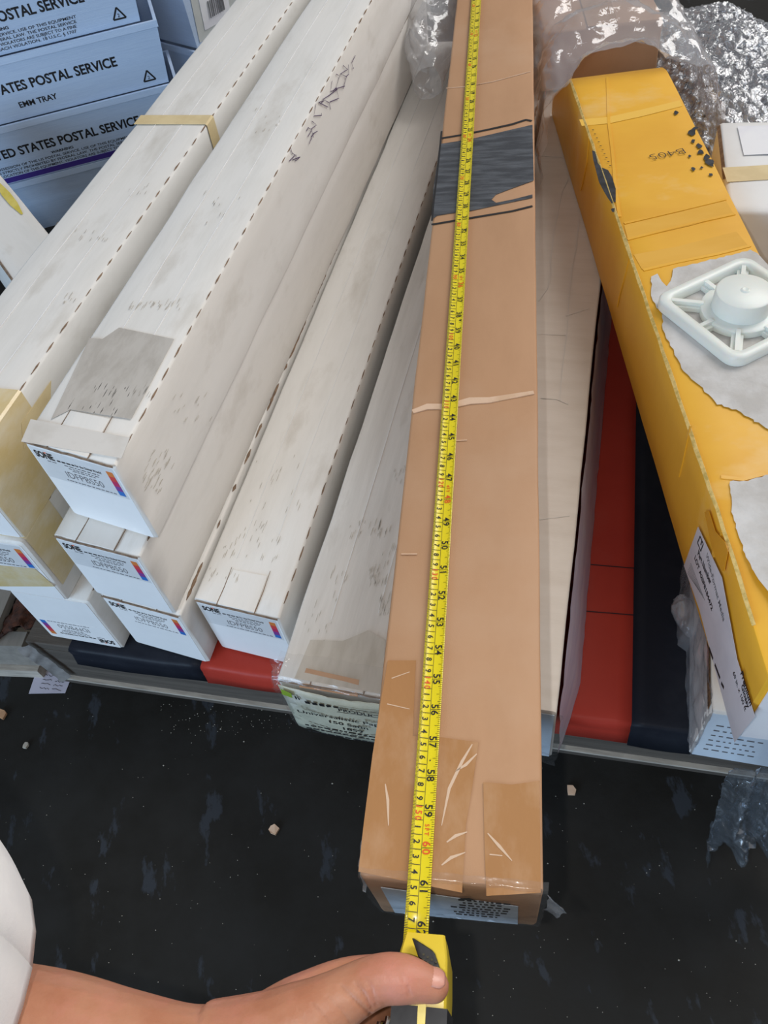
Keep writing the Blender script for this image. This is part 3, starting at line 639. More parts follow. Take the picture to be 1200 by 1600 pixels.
ypoly('fold_sheen_band', [(905, 187), (950, 183), (1000, 172), (1062, 157), (1066, 166), (1003, 182), (952, 193), (909, 197)], pm('yellow_fold_sheen_light', (.83, .50, .08), rough=.45), val=YH+.03)
mb = MB()
for pts in ([(949, 122), (951, 190), (957, 240), (962, 300), (968, 340)], [(1005, 423), (1060, 410), (1120, 398), (1172, 385)], [(1126, 746), (1160, 750), (1195, 741)], [(975, 350), (1060, 330), (1134, 312)], [(980, 375), (1080, 350), (1148, 335)]):
    mb.strip([onface(YM, 2, YH-.04, *p) for p in pts], .4, (0, 0, 1), .13)
mb.build('crease', YELLOW, Yb)
mb = MB(); k = 40
mb.strip([(-YW/2+.1+noise.noise(Vector((i*.7, 1, 1)))*.12, 6+92*i/k, YH+.02-(.5 if i < 3 else 0)*(3-i)*.3) for i in range(k+1)], [.3+.25*abs(noise.noise(Vector((i*.8, 2, 2)))) for i in range(k+1)], (-1, 0, 1.4), .14); mb.build('worn_edge', YELLOW_E, Yb)
mb = MB()
for pts, wd in (([(921, 215), (917, 250), (910, 285), (908, 298)], [.2, .9, .8, .1]), ([(984, 402), (976, 430), (968, 460), (965, 480)], [.2, .7, .6, .1]), ([(1080, 665), (1066, 720), (1062, 745)], [.1, .8, .1]), ([(1130, 830), (1118, 860), (1112, 880)], [.1, .7, .1])):
    mb.strip([onface(YM, 0, -YW/2-.02, *p) for p in pts], wd, (-1, 0, 0), .14)
mb.build('side_crease', YELLOW, Yb)
# label on the left side
xs = -YW/2-.22
lp = [onface(YM, 0, xs, *p) for p in [(1091, 823), (1069, 884), (1093, 952), (1148, 1160), (1180, 1120), (1152, 1030), (1128, 902)]]
mb = MB(); mb.prism(lp, (-1, 0, 0), .03); mb.build('side_label', pm('lilac_white_label', (.63, .62, .66), (.56, .55, .59), 14, rough=.4), Yb)
mb = MB(); Xd, Yd = Vector((0, -1, 0)), Vector((0, 0, 1)); xl = xs-.04
def ytext(st, p0, p1, hgt, m=0, bold=.01):
    a = onface(YM, 0, xl, *p0); b = onface(YM, 0, xl, *p1); d = (b-a).normalized(); n = Vector((-1, 0, 0)); up = n.cross(d)
    put_text(mb, st, hgt, a, d, up, m, bold, width=(b-a).length)
ytext('Wide-Format Media', (1103, 868), (1130, 972), .95, 1)
ytext('Part Number', (1090, 866), (1110, 915), 1.0, 0, .03); ytext('LOT A2SF8184472', (1085, 872), (1112, 955), .85, 0, .03)
ytext('Premium', (1157, 1052), (1172, 1104), 1.05, 0, .03); ytext('Glossy', (1158, 1072), (1168, 1108), 1.0, 0, .03); ytext('60 in. x 100 ft', (1145, 1052), (1164, 1112), .8, 0, .015)
a, b, c, d = [onface(YM, 0, xl, *p) for p in [(1094, 838), (1090, 848), (1095, 861), (1099, 850)]]
for p, q in ((a, b), (b, c), (c, d), (d, a)): mb.strip([p, q], .14, (-1, 0, 0), .02)
ytext('1', (1093, 846), (1095.5, 853), .9, 0, .01)
for k in range(6):
    p = onface(YM, 0, xl, 1077-k*1.0+2, 880+k*3); q = onface(YM, 0, xl, 1101-k*2.4, 938-k*4); mb.strip([p, q], .05, (-1, 0, 0), .01, 1)
for (p, q) in (((1108, 1012), (1114, 1030)), ((1117, 1038), (1125, 1060)), ((1127, 1067), (1131, 1075))): mb.strip([onface(YM, 0, xl, *p), onface(YM, 0, xl, *q)], .35, (-1, 0, 0), .01)
mb.build('printing', [INK, INK_B], Yb)
AMB = pm('amber_taped_board', (.82, .38, .01), (.74, .33, .01), 8, rough=.16, spec=.5, coat=.4)
ypoly('shiny_tape_patch', [(1101, 800), (1108, 798), (1118, 830), (1134, 848), (1138, 862), (1132, 893), (1128, 892), (1113, 858)], AMB, 0, xs, (-1, 0, 0))
# near end of the yellow box: pale end label under film
mb = MB(); mb.prism([(-YW/2+.4, 1.35, .5), (YW/2-.4, -1.5, .5), (YW/2-.4, -1.5, 10.2), (-YW/2+.4, 1.35, 10.2)], (0, -1, 0), .1); mb.build('end_label', PAPER, Yb)
mb = MB(); X, Z = (1, 0, 0), (0, 0, 1)
put_text(mb, 'Photo', 2.0, (-5.0, -.12, 7.0), X, Z, 0, .03, width=9); mb.prism([(-5.5, -.11, 5.6), (6, -.11, 5.4), (6, -.11, 6.0), (-5.5, -.11, 6.2)], (0, -1, 0), .01, 1)
for k in range(3):
    u = -5.0+k*.3
    while u < 4: mb.prism([(u, -.11, 4.1-k*1.1), (u+.7, -.11, 4.1-k*1.1), (u+.7, -.11, 4.7-k*1.1), (u, -.11, 4.7-k*1.1)], (0, -1, 0), .01, 2); u += .95
mb.v = [(p[0], p[1]-.08-3.0*p[0]/YW, p[2]) for p in mb.v]; mb.build('end_printing', [RED_INK, YSTRAP2, INK], Yb)

# ------------------------------------------------------------------ small white box under the near end of the yellow box
SMx = frame((26.2+5.4*.9317, 26.3-5.4*.3633, 11.42), 21.3)
Sb = Thing('end_box', 'pale box end wrapped in clear film, under the near end of the yellow box', 'box', SMx)
v, f = roundbox(10.8, 70, 11.2, .25, 20, .08, 51); mesh('carton', v, f, WHITE, Sb, True, sharp=50)
mb = MB(); mb.prism([(-5.2, -.02, .2), (5.2, -.02, .2), (5.2, -.02, 10.6), (-5.2, -.02, 10.6)], (0, -1, 0), .05); mb.build('end_panel', LABEL_B, Sb)
mb = MB(); mb.strip([(-5.5, y, 10.6) for y in (.5, 6, 12, 18)], [1.0, 1.3, 1.2, .6], (-1, 0, 0), .05); mb.build('open_flute_edge', CORE, Sb)
mb = MB(); rnd = random.Random(2)
for k in range(6):
    u = -4.4
    while u < 0:
        L = rnd.uniform(.2, .7); mb.prism([(u, -.08, 8-k*1.2), (u+L, -.08, 8-k*1.2), (u+L, -.08, 8.25-k*1.2), (u, -.08, 8.25-k*1.2)], (0, -1, 0), .01); u += L+.3
mb.build('printing', INK_B, Sb)
crumple('film_wrap', lambda a, b: (-5.6-.5*math.sin(a*3.1)-(.9*(1-b) if a > .5 else 0), -.6+a*24, b*11.2), 40, 16, .28, 9, WRAP, Sb, .4)
o = crumple('crumpled_film', lambda a, b: (31.0+1.3*math.cos(a*6.283)*math.sin(b*3.1416)-b*.2, 40.6+2.6*math.cos(b*3.1416), 12.9+1.2*math.sin(a*6.283)*math.sin(b*3.1416)), 22, 26, .32, 17, WRAP, None, .9)
tag(o, 'small crumpled ball of clear film on the black sheet beside the yellow box', 'plastic film')

# hanging film at the near end of the yellow box
def hangfn(a, b):
    top = Vector((25.4+a*13, 20.6-a*2.4, 22.3)); bot = Vector((26.2+a*15, 17.6-a*2.6, 1.6+4.5*abs(math.sin(a*6.3+.4))))
    p = top.lerp(bot, b); k = .25+.75*b
    p.y += (1.1*math.sin(a*34+1.5*math.sin(b*4))+.6*math.sin(a*71+b*6))*k; p.x += .6*math.sin(b*5+a*9)*b; return p
o = crumple('hanging_film', hangfn, 110, 60, .3, 19, WRAPD, None, .45)
tag(o, 'clear plastic film hanging from the near end of the yellow box to the floor', 'plastic film')

# ------------------------------------------------------------------ moulded flange lying on the yellow box
fz = YM.translation.z+YH+.22
FM = Matrix.Translation((41.2, 63.2, fz)) @ Matrix.Rotation(math.radians(19), 4, 'Z')
Fb = Thing('roll_end_flange', 'milky white square plastic flange with round hub and spokes, on the yellow box', 'plastic flange', FM)
def rsq(hw, r, n=6):
    p = []
    for cx, cy, a0 in ((hw-r, hw-r, 0), (-hw+r, hw-r, 90), (-hw+r, -hw+r, 180), (hw-r, -hw+r, 270)): p += arc_pts(cx, cy, r, a0, a0+90, n)
    return p
def ring(secs):                                   # list of (outline points, z) lofted and closed round
    v = []; f = []; n = len(secs[0][0]); k = len(secs)
    for pts, z in secs: v += [(p[0], p[1], z) for p in pts]
    for j in range(k):
        for i in range(n): f.append((j*n+i, j*n+(i+1) % n, ((j+1) % k)*n+(i+1) % n, ((j+1) % k)*n+i))
    return v, f
H = 6.35
v, f = ring([(rsq(H, 1.6), 0), (rsq(H, 1.6), .95), (rsq(H-.2, 1.45), 1.15), (rsq(H-.95, 1.0), 1.15), (rsq(H-1.15, .9), .95), (rsq(H-1.15, .9), .0)]); mesh('frame', v, f, NYLON, Fb, True, sharp=50)
circ = lambda r: [(r*math.cos(2*math.pi*i/40), r*math.sin(2*math.pi*i/40)) for i in range(40)]
v, f = ring([(circ(4.0), 0), (circ(4.0), .75), (circ(3.85), .85), (circ(2.7), .85), (circ(2.7), 0)]); mesh('inner_ring', v, f, NYLON, Fb, True, sharp=50)
for k in range(8):
    a = 2*math.pi*k/8 + (0 if k % 2 else 0); L0, L1 = 3.7, (5.6 if k % 2 == 0 else 7.0); c, s_ = math.cos(a), math.sin(a); t = .42
    mb = MB(); mb.box(L0, L1, -t*1.4, t*1.4, .0, .55); mb.box(L0, L1, -t*.55, t*.55, .55, 1.0)
    mb.v = [(p[0]*c-p[1]*s_, p[0]*s_+p[1]*c, p[2]) for p in mb.v]; mb.build('spoke', NYLON, Fb)
hs = [(2.95, .4), (2.92, 2.7), (2.85, 2.9), (2.7, 3.0), (.5, 3.02), (.42, 3.1), (.3, 3.16), (.12, 3.1), (.02, 3.08)]
v = []; f = []; n = 40
for r, z in hs: v += [(p[0], p[1], z) for p in circ(r)]
for j in range(len(hs)-1):
    for i in range(n): f.append((j*n+i, j*n+(i+1) % n, (j+1)*n+(i+1) % n, (j+1)*n+i))
f += [tuple(range(n)), tuple(range((len(hs)-1)*n, len(hs)*n))]; mesh('hub', v, f, NYLON, Fb, True, sharp=35)

# ------------------------------------------------------------------ white box right of the yellow one
FRM = frame((56.8+7.0*.9455-22*.3256, 105.2-7.0*.3256-22*.9455, 11.45), 19.0)
Fr = Thing('banded_white_box', 'white box with a yellow tape band, behind the yellow box at the right edge', 'box', FRM)
v, f = roundbox(14, 22, 21.5, .6, 14, .12, 61); mesh('carton', v, f, pm('bright_white_card', (.76, .76, .755), (.70, .69, .68), 6, rough=.55, c3=(.6, .56, .5), s3=6, lo3=.6, hi3=.8), Fr, True, sharp=50)
mb = MB(); mb.strip([(x, 9.0+.1*x, 21.62) for x in (-7, -3, 0, 3, 7)], 3.4, (0, 0, 1), .05); mb.build('tape_band', YSTRAP, Fr)
mb = MB(); mb.strip([(-6.95, y, 21.3) for y in (8, 12, 16, 21.2)], .5, (-1, 0, 1), .08); mb.build('worn_edge', KRAFT_TORN, Fr)
mb = MB(); mb.prism([(-4.3, 13, 21.66), (3.0, 13.5, 21.66), (3.2, 20.6, 21.66), (-4.6, 20.4, 21.66)], (0, 0, 1), .02); mb.build('paper_label', PAPER, Fr)

# ------------------------------------------------------------------ brown carton behind the yellow box, under film
BM = frame((51.5, 140.5, 22.95), 10)
Bk = Thing('carton_under_film', 'brown carton beyond the far end of the yellow box, under clear film', 'box', BM)
v, f = roundbox(20, 40, 10, .5, 16, .3, 71); mesh('carton', v, f, KRAFT, Bk, True, sharp=50)
mb = MB(); mb.strip([(0, y, 10.2) for y in (0, 10, 20, 30, 40)], 5, (0, 0, 1), .04); mb.build('tape_strip', KRAFT_TAPE, Bk)
mb = MB(); mb.strip([(-10.2, y, 5) for y in (2, 20, 38)], .25, (-1, 0, 0), .06); mb.build('flap_gap', KRAFT_TORN, Bk)

def filmfn(a, b):     # arch over the end of the yellow box and the carton behind it
    ang = math.pi*(1-a); cx = 47.0+b*9; hw = 14.0+b*2
    x = cx+hw*math.copysign(abs(math.cos(ang))**.75, math.cos(ang)); z = 23.3+(14.6-b*1.0)*abs(math.sin(ang))**.55+.9*math.sin(b*26+a*7+2*math.sin(a*9))*abs(math.sin(ang))
    y = 119.5-9*abs(math.cos(ang))**1.6+b*58+1.5*math.sin(a*9)
    return Vector((x, y, z))
o = crumple('draped_film', filmfn, 110, 110, .75, 23, WRAP, None, .16)
tag(o, 'clear crinkled film draped over the far end of the yellow box', 'plastic film')
def moundfn(a, b):
    p = Vector((58+a*37, 112+b*75-a*8, 0)); e = max(0, math.sin(math.pi*min(1, a*.9+.05)))**.5*max(0, math.sin(math.pi*(b*.85+.12)))**.5
    ed = min(1, (1-a)*4)
    p.z = 11.6*(1 if b < .6 else 1-(b-.6)*1.6)+15*e*ed+2.5*noise.noise(Vector((p.x*.1, p.y*.1, 2))); return p
o = crumple('bubble_wrap', moundfn, 130, 150, .75, 29, BUBBLE, None, .55)
tag(o, 'heap of silvery crinkled bubble wrap behind the banded white box', 'bubble wrap')
def bagfn(a, b):
    ang = a*2*math.pi; c = Vector((20.5+b*9.5, 141+b*32, 27.5+b*9)); r = (5.6+b*2.5)*math.sin(math.pi*(.1+b*.6))**.5
    return c+Vector((math.cos(ang)*r*.8, math.sin(ang)*r*.5, math.sin(ang)*r*.75))
o = crumple('film_bag', bagfn, 60, 60, .9, 37, WRAP, None, .11)
tag(o, 'crumpled clear plastic bag between the white pile and the brown box', 'plastic bag')

# ------------------------------------------------------------------ mail trays at the far left
def tray(M, label, lines, low=False, D0=16.0, W0=50.0):
    T = Thing('mail_tray', label, 'tray', M, 'stacked mail trays')
    Hh = 11.7; ins = 1.1; th = .35
    def rect(i, o_): return [(-W0+i-o_, i-o_), (-i+o_, i-o_), (-i+o_, D0-i+o_), (-W0+i-o_, D0-i+o_)]
    v, f = ring([(rect(ins, 0), 0), (rect(0, 0), Hh-1.2), (rect(0, .25), Hh-1.15), (rect(0, .25), Hh), (rect(th, 0), Hh), (rect(ins+th, 0), .4)])
    f += [(20, 21, 22, 23), (0, 3, 2, 1)]
    mesh('tub', v, f, TRAYM, T)
    mb = MB(); X = Vector((1, 0, 0)); Z = Vector((0, -ins/(Hh-1.2), 1)).normalized()
    F = lambda x, z: (x, ins*(1-z/(Hh-1.2))-.02, z)
    if lines not in ('low', 'end'):
        put_text(mb, 'UNITED STATES POSTAL SERVICE', 2.55, F(-26.6, 5.4), X, Z, 0, .028, 'C', 34)
    if lines == 'emm': put_text(mb, 'EMM TRAY', 1.55, F(-26.6, 2.2), X, Z, 0, .025, 'C', 7.6)
    if lines == 'warn':
        put_text(mb, 'WARNING', .75, F(-26.6, 4.0), X, Z, 0, .03, 'C', 4.6)
        for k, t in enumerate(('POSSESSION OF THE US POSTAL SERVICE. USE OF THIS EQUIPMENT', 'IS STRICTLY PROHIBITED BY FEDERAL LAW. THE POSTAL SERVICE', 'LOCATION OF THIS EQUIPMENT. VIOLATORS ARE SUBJECT TO A FINE', 'OR JAIL TIME OR BOTH FOR EACH VIOLATION. 18 U.S.C. § 1707')):
            put_text(mb, t, .75, F(-26.6, 3.1-k*.8), X, Z, 0, .012, 'C', 29-k*.6)
    if len(mb.v): mb.build('lettering', INK, T)
    if D0 < 20:
      mb = MB(); cx, cz = -4.6, 2.0; tri = [(cx-1.2, cz-.8), (cx+1.2, cz-.8), (cx, cz+1.2)]
      for i in range(3):
        a, b = tri[i], tri[(i+1) % 3]; mb.strip([F(*a), F(a[0]*.4+b[0]*.6, a[1]*.4+b[1]*.6), F(*b)], .3, (0, -1, 0), .02)
      put_text(mb, '2', .9, F(cx-.25, cz-.5), X, Z, 0, .01)
      mb.build('recycling_mark', INK, T)
      if low:
        mb = MB(); mb.prism([F(-49, .2), F(-2, .2), F(-2, 1.3), F(-49, 1.3)], (0, -1, 0), .06); mb.build('purple_stripe', PURPLE, T)
      return T
    # end panel on the right with pouch and barcode
    Xe = lambda y, z: (-ins*(1-z/(Hh-1.2))+.06, y, z)
    mb = MB(); mb.prism([Xe(2, .8), Xe(26, .8), Xe(26, 10.2), Xe(2, 10.2)], (1, 0, 0), .05); mb.build('end_panel', TRAYG, T)
    mb = MB(); mb.prism([Xe(4, 2.5), Xe(12, 2.2), Xe(12, 9.6), Xe(4, 9.9)], (1, 0, 0), .16); mb.build('label_pouch', PAPER, T)
    mb = MB(); rnd = random.Random(4); y = 6.0
    while y < 10.5: L = rnd.uniform(.15, .5); mb.prism([(-ins*.4+.2, y, 4.2), (-ins*.4+.2, y+L, 4.2), (-ins*.15+.2, y+L, 7.4), (-ins*.15+.2, y, 7.4)], (1, 0, 0), .05); y += L+.3
    mb.prism([Xe(15.5, 3), Xe(18, 3), Xe(18, 6.8), Xe(15.5, 6.8)], (1, 0, 0), .09); mb.build('barcode', INK_B, T)
    mb = MB(); mb.prism([Xe(13, 6.5), Xe(16, 7.2), Xe(16, 9.5), Xe(13, 8.6)], (1, 0, 0), .09); mb.prism([Xe(19, 1.2), Xe(25, 1.2), Xe(25, 2.2), Xe(19, 2.2)], (1, 0, 0), .09); mb.build('purple_mark', PURPLE, T)
    return T
TYW = -8.0
tray(frame((-24.4, 173.6, .03), TYW), 'grey-shaded mail tray at the very bottom of the stack', 'low')
tray(frame((-24.9, 172.4, 11.9), TYW), 'pale blue mail tray with purple stripe, low in the stack', 'warn', True)
tray(frame((-25.2, 172.0, 23.7), TYW), 'pale blue mail tray lettered EMM TRAY, mid stack', 'emm')
tray(frame((-26.8, 171.6, 35.5), TYW), 'pale blue mail tray with small warning text, topmost in view', 'warn')
for z, lb in ((11.9, 'lower'), (23.7, 'middle'), (35.5, 'upper')):
    tray(frame((-20.5, 184.5, z), 46), 'mail tray seen from its end with a barcode pouch, %s one behind the lettered stack' % lb, 'end', False, 28.0, 24.0)
tray(frame((-20.5, 184.5, .03), 46), 'plain mail tray end near the floor behind the lettered stack', 'end', False, 28.0, 24.0)

# ------------------------------------------------------------------ neighbouring load on the left
LWM = frame((-39.8, 100.6, 9.3), -26.8)
Lw = Thing('leaning_white_box', 'plain white box with a scrap of yellow tape, at the left edge', 'box', LWM)
v, f = roundbox(8.4, 62, 21, .3, 24, .1, 81); mesh('carton', v, f, WHITE, Lw, True, sharp=50)
mb = MB(); mb.strip([(2.9, y, 21.12) for y in (21, 25, 29, 33)], [.3, 1.2, 1.3, .8], (0, 0, 1), .03); mb.build('tape_scrap', YSTRAP2, Lw)
mb = MB(); mb.strip([(-4.15, y, 20.9) for y in (.5, 10, 25, 40)], .3, (-1, 0, 1), .1); mb.build('worn_edge', KRAFT_TORN, Lw)
NPc = at(31, 1012, 8.0)
NPM = frame((NPc.x, NPc.y, 0), 14)
npl = Thing('neighbour_pallet', 'weathered board pallet end at the lower left edge, beside the main pallet', 'pallet', NPM)
for x1, y0 in ((0, .3), (9, 50), (9, 90)):
    mb = MB(); mb.box(-60, x1, y0, y0+2.1, .05 if y0 > 1 else 2.2, 7.8); mb.build('stringer', WOOD2, npl)
mb = MB(); mb.box(-60, -.3, -.5, 6, .05, 2.1); mb.build('bottom_board', WOOD_E, npl)
for k, (x0, x1, yb) in enumerate(((-10.5, -3.6, .2), (-19, -12, .2), (-28, -21, .2), (-2.2, 4.2, 30), (5.2, 9.0, 48))):
    mb = MB(); mb.box(x0, x1, yb, 94, 7.85, 9.2); mb.build('deck_board', WOOD2, npl)
o = crumple('burlap_scrap', lambda a, b: (NPc.x-3.6+a*6.4+b*6, NPc.y+1.6+b*17, 7.9+1.6*math.sin(a*3.1)), 24, 36, .5, 33, RUST, None, .5); o.modifiers.new('t', 'SOLIDIFY').thickness = .004
tag(o, 'rust brown fibrous scrap stuffed between the two pallets at left', 'burlap')
# note, film strip and litter on the floor
q = [at(*p, .06) for p in [(60, 1040), (111, 1060), (102, 1083), (45, 1084)]]
mb = MB(); mb.prism(q, (0, 0, 1), .04); nt = Thing('paper_note', 'lilac white handwritten note lying on the floor by the pallet corner', 'paper', Matrix.Translation(q[3]))
mb.v = [tuple(Vector(p)-q[3]) for p in mb.v]; mb.build('sheet', PAPER_L, nt)
mb = MB(); rnd = random.Random(8)
for k in range(4):
    for a0 in (.25, .6):
        p = q[0].lerp(q[3], .25+.17*k); r_ = q[1].lerp(q[2], .1+.25*k); s0 = p.lerp(r_, a0)-q[3]; s1 = p.lerp(r_, a0+.26)-q[3]
        mb.strip([s0.lerp(s1, t/6)+Vector((0, rnd.uniform(-.12, .12), .045)) for t in range(7)], .07, (0, 0, 1), .01)
mb.build('handwriting', INK, nt)
pa, pb_ = at(36, 1003, 11.2), at(104, 1054, 2.6)
o = crumple('film_strip', lambda a, b: pa.lerp(pb_, a)+Vector((.75-1.5*b, -.8-b*.3, .5*math.sin(a*3))), 24, 6, .16, 44, pm('greyed_film', (.30, .30, .30), (.2, .2, .2), 30, rough=.2, spec=.5), None, .6)
tag(o, 'torn strip of clear film hanging off the left corner of the pallet', 'plastic film')
def scrap(nm, px, py, r, mat, label, seed):
    c = at(px, py, .05); v = []; rnd = random.Random(seed); mb = MB()
    mb.prism([Vector((r*math.cos(k)*rnd.uniform(.6, 1.2), r*math.sin(k)*rnd.uniform(.6, 1.2), rnd.uniform(0, .15))) for k in (0, 1, 2, 3, 4, 5)], (0, 0, 1), .35)
    o = mb.build(nm, mat, None); o.location = c*S; tag(o, label, 'scrap')
scrap('cardboard_scrap', 893, 1237, .75, KRAFT_LIGHT, 'small cardboard scrap on the floor right of the brown box', 1)
scrap('cardboard_scrap', 428, 1297, .6, KRAFT_LIGHT, 'small pale chip on the dark floor left of the brown box', 2)
scrap('pebble', 42, 1166, .45, GRIT, 'white pebble on the floor below the paper note', 3)
scrap('wood_splinter', 5, 1117, .8, KRAFT, 'orange splinter on the floor at the left edge', 4)
mb = MB(); rnd = random.Random(17)
for k in range(420):
    px, py = rnd.uniform(0, 1200), rnd.uniform(1090, 1600)
    if rnd.random() < .35: px, py = rnd.uniform(250, 460), rnd.uniform(1070, 1150)
    c = at(px, py, .02); r = rnd.uniform(.02, .075)*(1 if rnd.random() < .93 else 1.8)
    mb.add([c+Vector((r, 0, 0)), c+Vector((0, r, 0)), c+Vector((-r, 0, 0)), c+Vector((0, -r*.7, 0)), c+Vector((0, 0, r))], [(0, 1, 4), (1, 2, 4), (2, 3, 4), (3, 0, 4)])
tag(mb.build('floor_grit', GRIT), 'pale specks of grit scattered on the dark floor', 'grit', kind='stuff')

# ------------------------------------------------------------------ person: left arm, hand on the tape measure, white shirt
hp = at(-120, 1640, 36)
pe = Thing('person', 'person in a white shirt, left hand holding the tape measure', 'person', Matrix.Translation((-34, 6, 0)))
off = Vector((-34, 6, 0))
mb = MB()
def limb(pts, n=16):
    P = [Vector(p[:3])-off for p in pts]; R = [p[3] for p in pts]
    # smooth resampling
    Q = []; RR = []
    for i in range(len(P)-1):
        a, b, c, d = P[max(i-1, 0)], P[i], P[i+1], P[min(i+2, len(P)-1)]
        ra, rb, rc, rd = R[max(i-1, 0)], R[i], R[i+1], R[min(i+2, len(P)-1)]
        for k in range(5):
            t = k/5; t2, t3 = t*t, t*t*t
            h = lambda a, b, c, d: .5*((2*b)+(c-a)*t+(2*a-5*b+4*c-d)*t2+(3*b-a-3*c+d)*t3)
            Q.append(h(a, b, c, d)); RR.append(h(ra, rb, rc, rd))
    Q.append(P[-1]); RR.append(R[-1])
    # rounded tip
    t = (Q[-1]-Q[-2]).normalized(); r = RR[-1]
    for k in (.35, .6, .8, .93, .99): Q.append(P[-1]+t*r*k); RR.append(r*math.sqrt(max(0.0, 1-k*k))+.01)
    mb.tube(Q, RR, n)
def A(px, py, z, r): p = at(px, py, z); return (p.x, p.y, p.z, r)
limb([A(-330, 1600, 41, 5.2), A(-150, 1622, 39.5, 4.9), A(60, 1636, 38.5, 4.35), A(190, 1650, 38, 3.6), A(300, 1656, 37.6, 2.95), A(380, 1646, 37.2, 2.95)], 22)      # forearm
limb([A(330, 1640, 37.6, 2.7), A(420, 1625, 37.8, 2.7), A(480, 1598, 38.0, 2.45), A(535, 1560, 38.3, 1.75), A(590, 1532, 38.7, 1.5), A(632, 1530, 38.8, 1.42), A(676, 1540, 38.4, 1.02)], 18)  # thumb
limb([A(350, 1660, 36.5, 2.6), A(450, 1650, 35.0, 2.7), A(540, 1690, 33.6, 2.3)], 18)            # heel of the hand
limb([A(380, 1640, 36.6, 2.4), A(470, 1580, 36.0, 2.2), A(520, 1540, 35.4, 1.5), A(565, 1520, 34.6, 1.1), A(612, 1518, 33.6, .95), A(640, 1535, 31.6, .85)], 14)      # index
for k in range(3):
    y = 1600+k*58
    limb([A(430, 1660+k*8, 35.0, 2.2), A(510, y-8, 33.6-k*.2, 1.35), A(575, y-12, 31.8-k*.2, 1.08), A(630, y-8, 28.4, .98), A(672, y, 27.6, .9), A(690, y+3, 28.4, .8)], 14)  # middle, ring, little
arm = mb.build('arm', SKIN, pe, True)
rm = arm.modifiers.new('skin', 'REMESH'); rm.mode = 'VOXEL'; rm.voxel_size = .0013; rm.use_smooth_shade = True
sm = arm.modifiers.new('soft', 'SMOOTH'); sm.factor = .6; sm.iterations = 10
# skin creases at the base of the thumb, pressed into the baked surface
bpy.context.view_layer.update()
me = bpy.data.meshes.new_from_object(arm.evaluated_get(bpy.context.evaluated_depsgraph_get()))
arm.modifiers.clear(); arm.data = me
lines = [(((576, 1538), (582, 1552), (588, 1572)), .10, 2.4), (((555, 1537), (570, 1556), (581, 1577)), .12, 2.4), (((533, 1542), (552, 1562), (565, 1574), (582, 1588)), .13, 2.6), (((488, 1569), (503, 1586), (518, 1604)), .09, 2.4), (((510, 1556), (530, 1576), (548, 1600)), .07, 2.2), (((565, 1524), (575, 1535), (580, 1545)), .05, 2.0), (((627, 1520), (631, 1534)), .05, 2.0), (((637, 1542), (640, 1556)), .09, 2.4), (((602, 1520), (606, 1534)), .03, 2.4), (((466, 1575), (476, 1600)), .05, 2.4)]
moved = []
for vt in me.vertices:
    if vt.co.x < .17 or vt.co.x > .32: continue
    p = vt.co/S+off; q = Vector((p.x, p.y, p.z-CZ)); zc = q.dot(FW)
    if zc < 5: continue
    px, py = 600+FPX*q.dot(RT)/zc, 800+FPX*q.dot(DN)/zc
    if not (455 < px < 650 and 1505 < py < 1612) or vt.normal.z < -.1: continue
    d = 0
    for pts, dep, wd in lines:
        for (x0, y0), (x1, y1) in zip(pts, pts[1:]):
            t = max(0, min(1, ((px-x0)*(x1-x0)+(py-y0)*(y1-y0))/((x1-x0)**2+(y1-y0)**2)))
            d = max(d, dep*math.exp(-(((px-x0-t*(x1-x0))**2+(py-y0-t*(y1-y0))**2)/wd**2)))
    if d > .004: moved.append((vt.index, vt.co-vt.normal*d*S))
for i, c in moved: me.vertices[i].co = c
me.polygons.foreach_set('use_smooth', [True]*len(me.polygons)); me.update()
# thumb nail
p1 = Vector(A(632, 1530, 38.8, 0)[:3])-off; p2 = Vector(A(676, 1540, 38.4, 0)[:3])-off
v = []; f = []; ax = (p2-p1).normalized(); up = Vector((.15, .55, .82)); up = (up-ax*up.dot(ax)).normalized(); sd = ax.cross(up)
for i in range(11):
    for j in range(9):
        t = -.62+1.25*i/10; ph = math.radians(-46+92*j/8)*(1-.35*abs(i/5-1)**4)
        r = (1.02+.16*max(0, -t)) if t < 0 else math.sqrt(max(.05, 1.04**2-t*t))
        v.append(p2+ax*t+(up*math.cos(ph)+sd*math.sin(ph))*(r+.015))
for i in range(10):
    for j in range(8): f.append((i*9+j, (i+1)*9+j, (i+1)*9+j+1, i*9+j+1))
o = mesh('thumb_nail', v, f, NAIL, pe, True); o.modifiers.new('t', 'SOLIDIFY').thickness = .0006
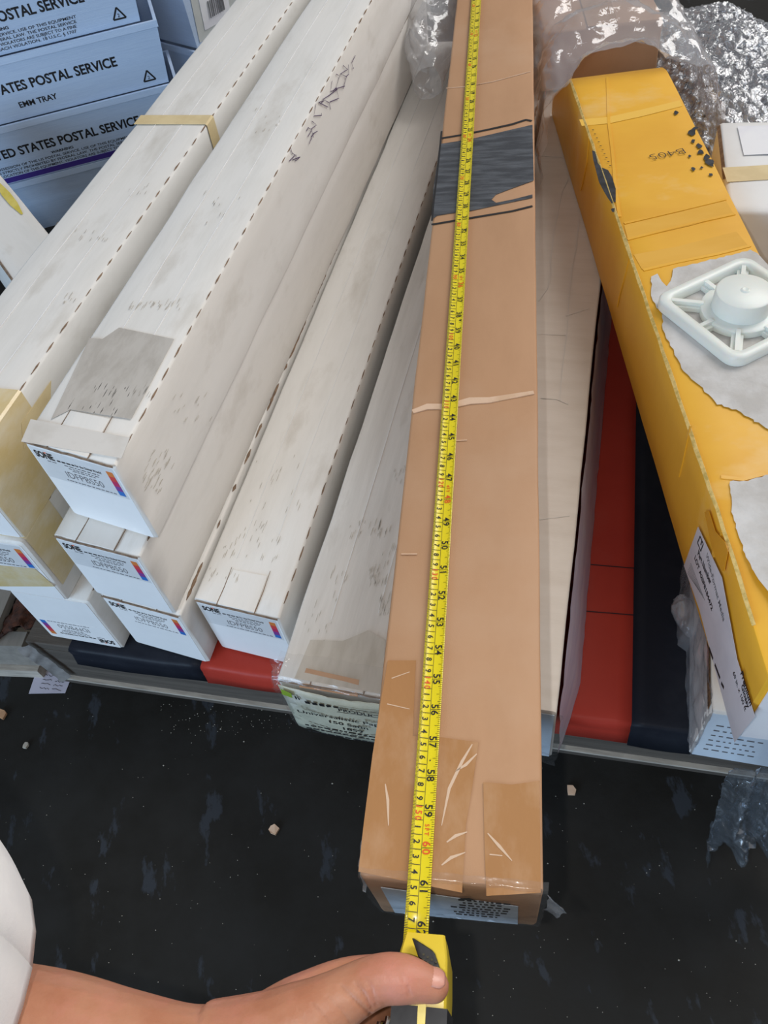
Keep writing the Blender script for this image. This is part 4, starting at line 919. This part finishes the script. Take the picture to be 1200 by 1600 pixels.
# creases of the thumb joint are modelled by the skin relief; shirt front
v = []; f = []; nu, nv = 28, 24; c0 = Vector((-31.4, 13.5, 56))-off
for i in range(nu+1):
    for j in range(nv+1):
        a = 2*math.pi*i/nu; t = j/nv; rr = (4.6+3.2*math.sin(math.pi*(.12+.62*t)))
        fold = .35*noise.noise(Vector((math.cos(a)*1.5, math.sin(a)*1.5, t*2)))
        v.append(c0+Vector((math.cos(a)*(rr+fold)-1.0*t, math.sin(a)*(rr+fold)*1.25-2.5*t, 12-t*24)))
for i in range(nu):
    for j in range(nv): f.append((i*(nv+1)+j, (i+1)*(nv+1)+j, (i+1)*(nv+1)+j+1, i*(nv+1)+j+1))
o = mesh('shirt', v, f, SHIRT, pe, True); o.modifiers.new('t', 'SOLIDIFY').thickness = .002

SCUFF = pm('scuff_mark_brown', (.43, .395, .345), (.52, .48, .42), 60, rough=.7)
def scuffs(T, axis, val, n, spots, seed):
    mb = MB(); rnd = random.Random(seed)
    for (cx, cy, w_, h_, cnt) in spots:
        for k in range(cnt):
            p = onface(T.M, axis, val, cx+rnd.uniform(-w_, w_), cy+rnd.uniform(-h_, h_)); L = rnd.uniform(.3, 1.1)
            mb.strip([p, p+Vector((rnd.uniform(-.03, .03), L/2, 0)), p+Vector((0, L, 0))], [.02, rnd.uniform(.04, .09), .02], n, .02)
    mb.build('scuff_mark', SCUFF, T)
scuffs(C2, 2, BH+.1, (0, 0, 1), ((240, 480, 40, 6, 26), (190, 615, 45, 8, 26), (345, 330, 30, 25, 12), (420, 190, 25, 20, 12), (140, 640, 40, 14, 12)), 1)
scuffs(C1, 2, BH+.1, (0, 0, 1), ((140, 370, 25, 8, 12), (105, 470, 10, 6, 8), (215, 300, 15, 8, 7)), 2)
scuffs(A3, 2, BH+.1, (0, 0, 1), ((390, 850, 45, 30, 34), (430, 760, 40, 50, 16), (350, 900, 25, 12, 14)), 3)
scuffs(Pb, 2, PHh+.1, (0, 0, 1), ((590, 905, 14, 14, 30), (600, 950, 8, 16, 20), (570, 830, 25, 14, 26), (610, 860, 14, 30, 14), (530, 905, 15, 10, 9), (500, 960, 25, 30, 14), (620, 740, 12, 18, 10)), 4)
scuffs(C2, 0, BW/2+.1, (1, 0, 0), ((236, 755, 14, 18, 26), (250, 720, 18, 14, 16), (300, 640, 30, 20, 14)), 5)
for o in COL.objects:
    if o.type == 'MESH' and o.parent and o.name.split('.')[0] in ('worn_edge', 'score_line', 'crease', 'fine_crease', 'side_crease', 'tuck_flap_cut', 'printing', 'end_printing', 'graduation', 'figures', 'handwriting', 'lettering', 'black_scuff', 'marker_line', 'barcode', 'colour_bar', 'recycling_mark', 'button_grip', 'purple_mark', 'fold_line', 'tape_wrinkle', 'scuff_mark'):
        o['kind'] = 'stuff'
